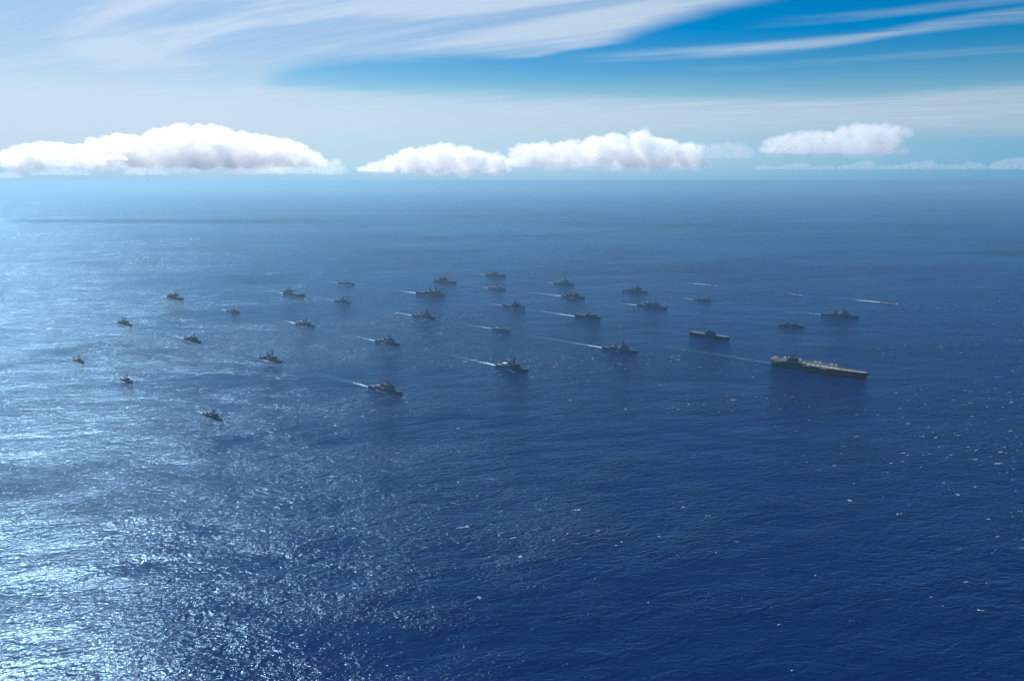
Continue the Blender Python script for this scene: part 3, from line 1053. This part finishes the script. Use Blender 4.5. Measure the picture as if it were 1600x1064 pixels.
# ------------------------------------------------------------------ the aircraft carrier
def carrier(label, stern, bow):
    S = Ship('aircraft_carrier', label, 'aircraft carrier', stern, bow, 'grey warships steaming in formation', L=316, deck=DECK_RED)
    zd = 19.4
    S.make_hull(43, [(0, 15.5), (1, 16.4)], 9,
                deck_form=[(0, 0.92), (0.1, 1), (0.7, 1), (0.82, 0.86), (0.92, 0.6), (0.985, 0.36), (1, 0.3)],
                wl_form=[(0, 0.74), (0.1, 0.9), (0.62, 0.94), (0.78, 0.7), (0.9, 0.34), (0.97, 0.1), (1, 0.012)], draft=8)
    outline = [(-166, -18), (-160, -27), (-140, -33), (-40, -34), (62, -34), (84, -30), (140, -23), (164, -17), (168, -8),
               (168, 8), (163, 17), (110, 21), (74, 24), (58, 38), (-20, 42), (-100, 41), (-132, 34), (-160, 24), (-166, 19)]
    n = len(outline)
    V = [(x, y, zd) for x, y in outline] + [(x, y, zd - 2.6) for x, y in outline] + [(x * 0.985, y * 0.80, zd - 6.5) for x, y in outline]
    F = [tuple(range(n))]
    for k in range(n):
        a, b = k, (k + 1) % n
        F += [(a, a + n, b + n, b), (a + n, a + 2 * n, b + 2 * n, b + n)]
    F.append(tuple(2 * n + k for k in range(n - 1, -1, -1)))
    fd = mesh_obj('flight_deck', (V, F), DECK_RED, S.root)
    COL.objects.unlink(S.deck)
    bpy.data.objects.remove(S.deck)
    # deck lines: angled landing strip and bow catapults
    ang = R(9.0)

    def strip(x0, y0, length, w, a):
        c, s_ = math.cos(a), math.sin(a)
        q = [(0, -w / 2), (length, -w / 2), (length, w / 2), (0, w / 2)]
        return [(x0 + u * c - v * s_, y0 + u * s_ + v * c, zd + 0.06) for u, v in q], [(0, 1, 2, 3)]

    for y0 in (-9, 4, 17):
        S.part('landing_line', strip(-158, y0, 205, 0.9 if y0 != 4 else 0.7, ang), mat=LINE, parent=fd)
    for x0, y0, a in ((68, -13, 0.02), (66, 11, -0.02), (-20, 27, ang * 0.8), (-30, 36, ang * 0.3)):
        S.part('catapult_track', strip(x0, y0, 92, 1.1, a), mat=BLACK, parent=fd)
    for x0, x1 in ((-138, -112), (-36, -10), (22, 48)):
        S.part('aircraft_elevator', tb(x0, x1, 16, zd - 1.4, zd + 0.05, 0, 0, 0, -41.5), mat=DECK_RED)
        S.part('hangar_opening', tb(x0 - 1, x1 + 1, 0.6, 8.2, zd - 7.0, 0, 0, 0, -21.6), mat=BLACK)
    S.part('aircraft_elevator', tb(-128, -102, 13, zd - 1.4, zd + 0.05, 0, 0, 0, 46.0), mat=DECK_RED)
    # sponsons
    for x0, x1, y in ((-150, -90, -27), (-6, 20, -27), (84, 118, -23), (-150, -60, 30), (-40, 50, 31)):
        S.part('sponson', tb(x0, x1, 13, 9.5, zd - 6.2, -3, -3, -2.0, y), mat=S.hm)
    for x, y in ((-152, -31), (100, -28), (150, -22), (-156, 29), (96, 25)):
        S.part('defence_launcher', tb(x - 2, x + 2, 4, zd - 4.5, zd - 1.0, 0.4, 0.4, 0.4, y), mat=TOP)
    # island
    yi = -27.0
    isl = S.part('island', tb(-96, -58, 10.5, zd - 0.3, zd + 9.0, 0.4, 0.6, 0.2, yi))
    S.part('upper_island', tb(-94, -60, 11.5, zd + 9.02, zd + 16.5, 0.8, 1.4, 0.2, yi))
    pf = S.part('flag_bridge', tb(-74, -57.5, 12.5, zd + 16.52, zd + 20.6, 0.9, 0.5, 0.2, yi))
    S.part('window_band', tb(-73, -57.7, 12.45, zd + 17.7, zd + 19.4, 0.4, 0, 0.0, yi), mat=GLASS, parent=pf)
    S.part('window_band', tb(-90, -59.9, 11.6, zd + 11.6, zd + 13.2, 0.3, 0, 0.0, yi), mat=GLASS, parent=isl)
    m = S.part('mast', tb(-80.5, -74.6, 5.6, zd + 15.3, zd + 34, 1.4, 1.2, 1.0, yi), beam((-77.4, yi, zd + 33.8), (-77.4, yi, zd + 48), 1.5, 0.8), mat=TOP)
    for z, sp in ((27, 12), (33, 9)):
        S.part('yardarm', beam((-77, yi - sp / 2, zd + z), (-77, yi + sp / 2, zd + z), 0.5), parent=m)
    S.part('radar', tb(-76, -75, 6.5, zd + 36, zd + 39, 0, 0, 0, yi), parent=m)
    S.part('radar_tower', tb(-89, -85, 4.5, zd + 15.3, zd + 25, 0.8, 0.8, 0.8, yi))
    rt = S.part('radar_mast', beam((-67, yi, zd + 19), (-67, yi, zd + 29), 0.9, 0.5))
    S.part('radar', tb(-67.6, -66.6, 8, zd + 27, zd + 31, 0, 0, 0, yi), parent=rt)
    S.part('exhaust_cap', tb(-84, -81, 6, zd + 15.4, zd + 18.4, 0.4, 0.4, 0.3, yi), mat=BLACK, parent=isl)
    S.radome(0.5 - 92 / 316, zd + 15.5, 2.1, yi)
    S.radome(0.5 - 62 / 316, zd + 19, 1.6, yi - 3)
    # tilting deck crane
    c = S.part('deck_crane', tb(-54, -47, 4.5, zd - 0.1, zd + 3.6, 0.5, 0.5, 0.4, -28))
    S.part('crane_jib', beam((-50, -28, zd + 3.4), (-40, -28, zd + 9), 0.5, 0.3), parent=c)
    return S, zd


def jet_mesh():
    """parked twin-tail strike jet, 17 m long, wings folded up"""
    fus = []
    V, F, seg = [], [], 8
    prof = [(-8.2, 0.9, 0.6, 1.9), (-6.0, 1.5, 0.75, 1.9), (-1.5, 1.6, 0.85, 1.9), (2.0, 1.2, 0.95, 1.95), (4.6, 0.72, 0.95, 2.0), (7.0, 0.45, 0.5, 1.9), (8.8, 0.05, 0.05, 1.75)]
    for x, w, h, z in prof:
        for k in range(seg):
            a = 2 * math.pi * k / seg
            V.append((x, w * math.cos(a), z + h * math.sin(a)))
    for i in range(len(prof) - 1):
        for k in range(seg):
            F.append((i * seg + k, i * seg + (k + 1) % seg, (i + 1) * seg + (k + 1) % seg, (i + 1) * seg + k))
    F.append(tuple(range(seg - 1, -1, -1)))
    gs = [(V, F)]
    for s in (-1, 1):
        w = [(-4.6, s * 1.2, 2.0), (1.6, s * 1.2, 2.0), (-2.0, s * 4.2, 2.15), (-4.4, s * 4.2, 2.15)]
        wt = [(x, y, z + 0.18) for x, y, z in w]
        gs.append((w + wt, [(3, 2, 1, 0), (4, 5, 6, 7), (0, 1, 5, 4), (1, 2, 6, 5), (2, 3, 7, 6), (3, 0, 4, 7)]))
        gs.append((tb(-4.4, -2.2, 0.16, 2.2, 4.3, 0.4, 0.1, 0.02, s * 4.25)))                 # folded outer wing
        f = [(-8.4, s * 1.4, 2.3), (-5.0, s * 1.4, 2.3), (-7.6, s * 2.3, 5.0), (-9.0, s * 2.3, 5.0)]
        ft = [(x, y + 0.14, z) for x, y, z in f]
        gs.append((f + ft, [(3, 2, 1, 0), (4, 5, 6, 7), (0, 1, 5, 4), (1, 2, 6, 5), (2, 3, 7, 6), (3, 0, 4, 7)]))
        t_ = [(-9.2, s * 0.9, 1.9), (-6.6, s * 0.9, 1.9), (-8.6, s * 3.2, 1.95), (-9.8, s * 3.2, 1.95)]
        tt = [(x, y, z + 0.12) for x, y, z in t_]
        gs.append((t_ + tt, [(3, 2, 1, 0), (4, 5, 6, 7), (0, 1, 5, 4), (1, 2, 6, 5), (2, 3, 7, 6), (3, 0, 4, 7)]))
        gs.append(beam((-2.2, s * 1.5, 0.0), (-2.2, s * 1.3, 1.5), 0.22))
    gs.append(beam((4.4, 0, 0.0), (4.4, 0, 1.4), 0.2))
    return both(*gs)


def prop_mesh():
    """parked twin-propeller radar plane with a disc on its back"""
    V, F, seg = [], [], 8
    prof = [(-8.4, 0.2, 2.9), (-5.0, 0.8, 2.6), (0, 1.2, 2.4), (5.0, 1.2, 2.4), (7.4, 0.8, 2.3), (8.6, 0.15, 2.1)]
    for x, r, z in prof:
        for k in range(seg):
            a = 2 * math.pi * k / seg
            V.append((x, r * math.cos(a), z + r * math.sin(a)))
    for i in range(len(prof) - 1):
        for k in range(seg):
            F.append((i * seg + k, i * seg + (k + 1) % seg, (i + 1) * seg + (k + 1) % seg, (i + 1) * seg + k))
    F.append(tuple(range(seg - 1, -1, -1)))
    F.append(tuple((len(prof) - 1) * seg + k for k in range(seg)))
    gs = [(V, F), tb(0.5, 3.6, 9.5, 3.2, 3.5, 0.3, 0.2, 0.1), tb(-8.2, -6.2, 8.0, 3.1, 3.35, 0.3, 0.2, 0.1)]
    for s in (-1, 1):
        gs.append(beam((-0.5, s * 3.6, 2.9), (5.0, s * 3.6, 2.9), 0.8, 0.55))
        gs.append(tb(-8.2, -6.4, 0.2, 2.2, 5.0, 0.4, 0.1, 0.02, s * 3.9))
        gs.append(beam((1.4, s * 3.6, 0), (1.4, s * 3.6, 2.5), 0.3))
    gs.append(beam((-1.5, 0, 3.2), (-1.5, 0, 4.6), 0.5))
    gs.append(beam((-1.5, 0, 4.5), (-1.5, 0, 5.3), 3.7, 3.7, 16))
    return both(*gs)


def park_aircraft(S, zd):
    jm = bpy.data.meshes.new('jet_aircraft')
    g = jet_mesh()
    jm.from_pydata(g[0], [], g[1])
    jm.materials.append(JET)
    pm = bpy.data.meshes.new('radar_plane')
    g = prop_mesh()
    pm.from_pydata(g[0], [], g[1])
    pm.materials.append(JET)
    root = S.root
    M = Matrix.Translation(root.location) @ Matrix.Rotation(root.rotation_euler.z, 4, 'Z')
    rng = random.Random(21)

    def put(name, me, x, y, a, label):
        o = bpy.data.objects.new(name, me)
        COL.objects.link(o)
        o.location = M @ Vector((x, y, zd + 0.03))
        o.rotation_euler = (0, 0, root.rotation_euler.z + a)
        o['label'] = label
        o['category'] = 'aircraft'
        o['group'] = 'aircraft parked on the carrier deck'

    nth = ['first', 'second', 'third', 'fourth', 'fifth', 'sixth', 'seventh', 'eighth', 'ninth', 'tenth', 'eleventh', 'twelfth', 'thirteenth', 'fourteenth', 'fifteenth']
    for k in range(15):
        x = 156 - k * 9.6
        y = -12.0 - min(1.0, k / 8) * 9.5
        put('jet_aircraft', jm, x + rng.uniform(-.5, .5), y, R(132 + rng.uniform(-6, 6)), nth[k] + ' jet from the bow in the slanted row along the carrier deck edge')
    for k, x in enumerate((-26, -14, -3, 8)):
        put('jet_aircraft', jm, x, -26.5, R(140 + rng.uniform(-12, 12)), nth[k] + ' jet ahead of the carrier island in the row on the deck edge')
    for k, x in enumerate((-46, -30, -14, 2, 17, 32, 47, 62)):
        put('jet_aircraft', jm, x, -8.5 - 2.0 * rng.random(), R(140 + rng.uniform(-12, 12)), nth[k] + ' jet ahead of the carrier island in the row along mid-deck')
    for row, (y, xs, words) in enumerate(((-27, (-106, -117, -128, -139), 'the row on the deck edge'), (-10, (-108, -121, -134), 'the middle row'), (3, (-112, -126), 'the inner row'))):
        for k, x in enumerate(xs):
            put('jet_aircraft', jm, x, y + (2 if x < -135 else 0), R(60 + rng.uniform(-12, 12)), nth[k] + ' jet behind the carrier island in ' + words)
    for k in range(6):
        put('jet_aircraft', jm, -155.5, -15 + k * 6.9, R(rng.uniform(-6, 6)), nth[k] + ' jet from the near corner in the row across the carrier stern')
    for k, x in enumerate((-128, -112, -92, -76, -22, -6, 36, 50)):
        y, a = (27 if x < -120 else 32, -40) if x < 20 else (29, -55)
        put('jet_aircraft', jm, x, y, R(a + rng.uniform(-8, 8)), nth[k] + ' jet from the stern along the far edge of the carrier deck')
    put('radar_plane', pm, -64, -14, R(10), 'radar plane with disc on its back parked beside the carrier island')


# ------------------------------------------------------------------ the fleet
G = 'grey warships steaming in formation'
S33, zdk = carrier('huge grey aircraft carrier, flat deck crowded with jets, island near the stern', (1205, 568), (1356, 591))
park_aircraft(S33, zdk)
flat_deck_ship('flat-decked landing ship with mid-length island, next warship behind the aircraft carrier', (1078.3, 523.5), (1139.8, 531.8), G, hull=HULL_DARK, top=TOP_DARK)
destroyer('large destroyer with white funnel front, rightmost of the surface warships, beyond the carrier', (1283.7, 491.3), (1339.5, 497.7), G, white_funnel=True, mast=0.85)
frigate('small dark frigate with white dome on its mast, between the carrier and the rightmost destroyer', (1216, 507.8), (1255.8, 511.6), G, mast='tower', white_dome=True, hull=HULL_DARK, L=115, aft_mast=8)
destroyer('destroyer with white funnel in front of the flat-decked landing ship, left of the carrier', (942.5, 543.3), (994.3, 552.3), G, white_funnel=True)
patrol_ship('low pale grey corvette alone between the cruiser and the three submarine wakes', (1083.5, 467.7), (1110.5, 470.7), G, hull=HULL_LIGHT, top=TOP_LIGHT, mast_h=9, house=0.3, bridge_s=0.64)
cruiser('twin-block grey cruiser with two tall superstructures, sailing behind the flat-decked landing ship', (995.8, 477.3), (1042.3, 483), G)
destroyer('grey destroyer just behind the twin-block cruiser, thin mast, long faint wake', (972.5, 453.3), (1011.2, 458.3), G, L=165)
box_transport('dark box-hulled landing transport pushing a bright white bow wave', (900.7, 494.3), (936.6, 500.2), G, hull=HULL_DARK, top=TOP_DARK)
frigate('dark frigate with two stubby masts and a long straight wake, behind the box-hulled transport', (878.6, 463), (913.4, 467.2), G, mast='tower', mast_h=13, aft_mast=9, hull=HULL_DARK, top=TOP_DARK, bulk=1.3)
destroyer('destroyer with tall thin mast, just behind the dark frigate with two stubby masts', (865, 442.5), (895.9, 445.7), G, mast=1.05)
frigate('near dark frigate with slim tall mast, pale flight deck and bright broken wake', (776.8, 570.7), (823.2, 581.8), G, mast_h=22, mast_s=0.60, bulk=1.15, stack=0.45, hull=HULL_DARK, top=TOP_DARK, pad=DECK_PALE, pale_house=True)
frigate('small pale grey frigate with thin straight wake, straight behind the near dark frigate', (769.1, 513.9), (798, 518.6), G, hull=HULL_LIGHT, top=TOP_LIGHT, mast='tower', mast_h=12)
patrol_ship('dark patrol ship with forward-set superstructure and long open stern deck, centre of the formation', (788.2, 477), (818.2, 481.8), G, hull=HULL_DARK, top=TOP_DARK, house=0.46, bridge_s=0.62, mast_h=12)
frigate('pale grey frigate low in the far rank, directly in front of the farthest supply ship', (762, 450.2), (791.4, 453.2), G, hull=HULL_LIGHT, top=TOP_LIGHT, mast_h=13, L=135)
supply_ship('farthest ship of all, grey supply ship with block house amidships and bow gantries', (758.9, 429.3), (790.5, 432.9), G, house=(0.30, 0.54), house_h=15, posts=(0.64, 0.74), stack_s=0.36, L=180)
supply_ship('tall blocky teal-grey supply ship behind the twin-tower dock ship', (679.5, 439), (712.6, 443.1), G, house=(0.24, 0.54), house_h=18, posts=(0.62, 0.74), stack_s=0.30, tall=1.15)
dock_ship('big slab-sided amphibious dock ship with two square tower masts', (653, 458), (693.8, 464.2), G, L=215)
destroyer('destroyer trailing a curved pale wake in front of the twin-tower dock ship', (646.4, 492.7), (679.1, 499.3), G, L=158)
d16 = destroyer('farther of the two destroyers flying a large striped flag', (586.9, 533), (625.3, 540.3), G)
d17 = destroyer('nearer of the two destroyers flying a large striped flag', (578.2, 604.4), (626.8, 617.4), G)
frigate('frigate with pyramid mast, straight in front of the long low ship of the far rank', (521.9, 470.8), (548.8, 474.7), G, mast='tower', mast_h=17, mast_s=0.58)
supply_ship('long low grey transport in the far rank, left of the tall supply ship', (527.5, 442.2), (555.7, 445.3), G, house=(0.46, 0.72), house_h=9, posts=(0.3,), stack_s=0.5, L=150)
supply_ship('supply ship with tall house near the stern and long clear foredeck', (444.2, 458.6), (476, 464), G, house=(0.08, 0.34), house_h=17, posts=(0.42, 0.52, 0.64), stack_s=0.14)
frigate('frigate with short bright wake, in front of the supply ship with stern house', (463.2, 505.5), (491.6, 511.6), G, mast_h=16)
frigate('frigate with two thin masts between the striped-flag destroyers and the sun glitter', (406.3, 558.8), (441.7, 567.6), G, mast_h=20, aft_mast=15, bulk=1.1)
frigate('nearest ship of all, dark frigate at the edge of the sun glitter', (318.3, 646.8), (347.7, 657.8), G, hull=HULL_DARK, top=TOP_DARK, mast_h=12, bulk=1.2)
patrol_ship('pale cutter with one tall mast amidships, right of the stout cargo ship in the glitter', (354.3, 485.5), (376.2, 489.6), G, mast_h=17, top=TOP_LIGHT, hull=HULL_LIGHT, bridge_s=0.60, L=115)
supply_ship('stout dark cargo ship with stepped house, farthest ship in the sun glitter', (261.3, 464), (288.2, 469.6), G, house=(0.14, 0.56), house_h=19, posts=(0.66,), stack_s=0.26, hull=HULL_DARK, top=TOP_DARK, L=185, fore_house=False)
frigate('dark twin-mast frigate in the glitter, next in front of the stout cargo ship', (183.9, 504), (206.6, 509.7), G, hull=HULL_DARK, top=TOP_DARK, mast_h=14, aft_mast=15)
frigate('dark frigate with humped outline in the glitter, between the cutter and the nearest frigate', (289, 529.5), (314.1, 536.1), G, hull=HULL_DARK, top=TOP_DARK, mast='tower', mast_h=12, bulk=1.3)
patrol_ship('leftmost ship, small patrol craft with one mast amidships in the brightest glitter', (115.9, 561.8), (131.8, 567.6), G, hull=HULL_DARK, top=TOP_DARK, mast_h=13, bridge_s=0.55, house=0.4)
patrol_ship('small patrol craft in the glitter, second from the left, nearer than the leftmost', (189.5, 592.3), (207.1, 599.1), G, hull=HULL_DARK, top=TOP_DARK, mast_h=9, bridge_s=0.60, house=0.3)
SUBS = [submarine('black submarine sail at the head of the leftmost of three white streaks', (1112, 445.8)),
        submarine('black submarine sail at the middle and shortest of three white streaks', (1243, 460.2)),
        submarine('black submarine sail at the head of the rightmost long white streak', (1390, 473.8))]


# ------------------------------------------------------------------ large flags on two destroyers
def flag_material():
    m, t, out = new_mat('striped_flag_cloth')
    uv = t.node('ShaderNodeTexCoord').outputs['UV']
    u, v, _ = t.xyz(uv)
    k = t.math('MODULO', t.math('FLOOR', t.math('MULTIPLY', v, 13.0)), 2.0)
    st = t.mix(k, (0.62, 0.06, 0.09, 1), (0.9, 0.89, 0.88, 1))
    can = t.math('MULTIPLY', t.math('LESS_THAN', u, 0.4), t.math('GREATER_THAN', v, 6.0 / 13.0))
    base = t.mix(can, st, (0.02, 0.03, 0.14, 1))
    d = t.node('ShaderNodeBsdfDiffuse')
    t.put(d.inputs[0], base)
    tr = t.node('ShaderNodeBsdfTranslucent')
    t.put(tr.inputs[0], base)
    mx = t.node('ShaderNodeMixShader')
    mx.inputs[0].default_value = 0.6
    t.l.new(d.outputs[0], mx.inputs[1])
    t.l.new(tr.outputs[0], mx.inputs[2])
    t.l.new(mx.outputs[0], out.inputs[0])
    return m


FLAG = flag_material()


def big_flag(S, label):
    k = S.L / 150
    nx, ny = 14, 8
    w, h = 16.0, 8.0
    V, F, UV = [], [], []
    for j in range(ny + 1):
        for i in range(nx + 1):
            u, v = i / nx, j / ny
            V.append((-u * w, 1.1 * math.sin(u * 7 + v * 1.2) * u ** 0.5 - u * 3.0, v * h - u * 1.4))
            UV.append((u, v))
    for j in range(ny):
        for i in range(nx):
            a = j * (nx + 1) + i
            F.append((a, a + 1, a + nx + 2, a + nx + 1))
    me = bpy.data.meshes.new('striped_flag')
    me.from_pydata(V, [], F)
    ul = me.uv_layers.new(name='UVMap')
    for lp in me.loops:
        ul.data[lp.index].uv = UV[lp.vertex_index]
    me.materials.append(FLAG)
    o = bpy.data.objects.new('striped_flag', me)
    COL.objects.link(o)
    md = o.modifiers.new('thickness', 'SOLIDIFY')
    md.thickness = 0.04
    M = Matrix.Translation(S.root.location) @ Matrix.Rotation(S.root.rotation_euler.z, 4, 'Z')
    o.location = M @ Vector((S.x(0.555), 0, 21.5 * k))
    o.rotation_euler = (0, 0, S.root.rotation_euler.z)
    o['label'] = label
    o['category'] = 'flag'
    o['group'] = 'striped flags on destroyers'


big_flag(d16, 'large striped flag on the farther flag-flying destroyer')
big_flag(d17, 'large striped flag on the nearer flag-flying destroyer')


# ------------------------------------------------------------------ wakes and bow waves
def wake_material():
    m, t, out = new_mat('wake_foam')
    pos = t.node('ShaderNodeNewGeometry').outputs['Position']
    at = t.node('ShaderNodeAttribute', attribute_name='foam')
    rot = t.mapping(pos, rot=(0, 0, -HEADING))
    n = t.noise(t.mapping(rot, scale=(0.45, 1.3, 1)), 1 / 6.0, 4.0, 0.65)
    n2 = t.noise(t.mapping(rot, scale=(0.5, 1.2, 1)), 1 / 26.0, 2.0, 0.5)
    a = at.outputs['Fac']
    torn = t.math('ADD', t.math('MULTIPLY', n, 0.9), t.math('MULTIPLY', n2, 0.45))
    solid = t.step(t.math('ADD', a, torn), 1.05, 1.5)
    veil = t.math('MULTIPLY', a, 0.35)
    al = t.math('MINIMUM', t.math('MAXIMUM', solid, veil), 0.85)
    col = t.mix(solid, (0.13, 0.42, 0.62, 1), (0.72, 0.82, 0.88, 1))
    d = t.node('ShaderNodeBsdfDiffuse')
    t.put(d.inputs[0], col)
    tr = t.node('ShaderNodeBsdfTransparent')
    mx = t.node('ShaderNodeMixShader')
    t.put(mx.inputs[0], al)
    t.l.new(tr.outputs[0], mx.inputs[1])
    t.l.new(d.outputs[0], mx.inputs[2])
    t.l.new(mx.outputs[0], out.inputs[0])
    return m


WAKE = wake_material()


def wake(root, L, B, trail, strength, width=1.0, side=0.7, bow=0.5, label='wake', arms=0.25, narrow=False, seed=0, start=None):
    rng = random.Random(seed)
    span = B / 2 + (14 if narrow else 0.20 * L + 16)
    x0, x1 = -L / 2 - trail, L / 2 + 24
    nx = max(30, int((x1 - x0) / 6.0))
    ny = max(12, int(2 * span / 2.6))
    xs = np.linspace(x0, x1, nx + 1)
    ys = np.linspace(-span, span, ny + 1)
    Xg, Yg = np.meshgrid(xs, ys)
    s = np.clip((Xg + L / 2) / L, 0, 1)
    half = B / 2 * np.interp(s, [q[0] for q in WL_FORM], [q[1] for q in WL_FORM])
    u = np.clip(((-L / 2 if start is None else start) - Xg) / trail, 0, 1)
    drift = (np.sin(u * 5 + seed) * 0.12) * B * u
    w = (B * 0.42 + u * B * 0.6) * width
    core = np.where(Xg < (-L / 2 + 6 if start is None else start), strength * np.exp(-1.3 * u) * (1 - u) ** 0.8 * np.clip(1.15 - (np.abs(Yg - drift) / w) ** 2, 0, 1), 0)
    gap = np.abs(Yg) - half
    ph = rng.uniform(0, 6)
    sid = side * 1.7 * np.clip(1 - np.abs(gap - 2.5) / 4.5, 0, 1) * np.clip(1 - np.abs(s - 0.50) / 0.42, 0, 1) * (0.75 + 0.25 * np.sin(Xg / 9 + ph))
    sid = np.where((Xg > -L / 2) & (Xg < L / 2 + 3), sid, 0)
    bw = 1.5 * bow * np.clip(1 - np.abs(gap - 1.5) / 4.0, 0, 1) * np.clip(1 - np.abs(Xg - L * 0.46) / (0.07 * L + 4), 0, 1)
    lead = L / 2 - Xg
    arm = arms * np.clip(1 - np.abs(np.abs(Yg) - 2.5 - lead * 0.21) / (2.2 + lead * 0.018), 0, 1) * np.exp(-lead / (0.9 * L)) * (lead > 0)
    f = np.clip(np.maximum(np.maximum(core, sid), np.maximum(bw, arm)), 0, 1)
    # fade to nothing at the sheet's own rim
    f *= np.clip((span - np.abs(Yg)) / 4.0, 0, 1)
    V = np.stack([Xg.ravel(), Yg.ravel(), np.full(Xg.size, 0.3)], axis=1)
    idx = np.arange(Xg.size).reshape(ny + 1, nx + 1)
    q = np.stack([idx[:-1, :-1], idx[:-1, 1:], idx[1:, 1:], idx[1:, :-1]], axis=-1).reshape(-1, 4)
    ff = f.ravel()
    q = q[ff[q].max(axis=1) > 0.004]
    used = np.unique(q)
    remap = np.full(Xg.size, -1)
    remap[used] = np.arange(len(used))
    me = bpy.data.meshes.new('wake')
    me.from_pydata(V[used].tolist(), [], remap[q].tolist())
    a = me.attributes.new('foam', 'FLOAT', 'POINT')
    a.data.foreach_set('value', ff[used].astype(np.float32))
    me.materials.append(WAKE)
    o = bpy.data.objects.new('wake', me)
    COL.objects.link(o)
    o.location = root.location
    o.rotation_euler = root.rotation_euler
    o['kind'] = 'stuff'
    o['label'] = label
    return o


WAKES = {  # keyed by a phrase of the label: trail m, strength, side foam, bow wave
    'huge grey aircraft carrier': (520, 0.45, 0.25, 0.1), 'flat-decked landing ship with': (420, 0.35, 0.3, 0.15), 'rightmost of the surface': (380, 0.75, 0.5, 0.35),
    'small dark frigate with white dome': (260, 0.6, 0.4, 0.3), 'white funnel in front of': (420, 0.9, 0.5, 0.3), 'low pale grey corvette': (150, 0.9, 0.3, 0.3),
    'twin-block grey cruiser with': (260, 0.95, 0.5, 0.5), 'just behind the twin-block': (620, 0.6, 0.35, 0.2), 'dark box-hulled': (520, 0.95, 1.0, 1.0),
    'dark frigate with two stubby': (540, 0.9, 0.8, 0.4), 'tall thin mast, just': (160, 0.9, 0.4, 0.4), 'near dark frigate with slim': (300, 1.0, 0.55, 0.4),
    'small pale grey frigate with thin': (300, 1.0, 0.4, 0.3), 'dark patrol ship with forward': (220, 1.0, 0.5, 0.3), 'pale grey frigate low': (160, 0.95, 0.5, 0.2),
    'farthest ship of all': (600, 0.7, 0.6, 0.3), 'tall blocky teal': (260, 0.6, 0.9, 0.6), 'big slab-sided': (420, 0.9, 1.0, 0.5), 'curved pale wake': (460, 0.9, 0.5, 0.3),
    'farther of the two': (330, 0.85, 0.9, 0.3), 'nearer of the two': (260, 0.9, 0.95, 0.3), 'pyramid mast': (360, 0.75, 0.4, 0.3), 'long low grey transport': (520, 0.7, 0.4, 0.3),
    'supply ship with tall house': (260, 0.8, 0.8, 0.3), 'short bright wake': (240, 0.95, 0.5, 0.3), 'two thin masts between': (220, 0.7, 0.8, 0.7),
    'nearest ship of all': (130, 1.0, 0.6, 0.3), 'pale cutter': (150, 1.0, 0.7, 0.4),
}
for i, S in enumerate(SHIPS):
    lab = S.root['label']
    tr, st, si, bo = 240, 0.85, 0.7, 0.4
    for k_, v_ in WAKES.items():
        if k_ in lab:
            tr, st, si, bo = v_
    wake(S.root, S.L, S.B, tr * 1.5, st * 0.92, 1.0 if S.B < 35 else 0.9, si, bo, 'white foam wake of the ' + S.root['category'] + ': ' + lab.split(',')[0], seed=i)
for i, ((o, ln), (tr, st, bo)) in enumerate(zip(SUBS, ((330, 1.0, 1.0), (160, 1.0, 1.0), (430, 1.0, 1.0)))):
    wk = wake(o, ln * 0.55, 14, tr, st * 1.8, 1.5, 1.0, 1.0, 'bright white streak of foam behind a submarine: ' + o['label'], arms=0.0, narrow=True, seed=50 + i, start=38)
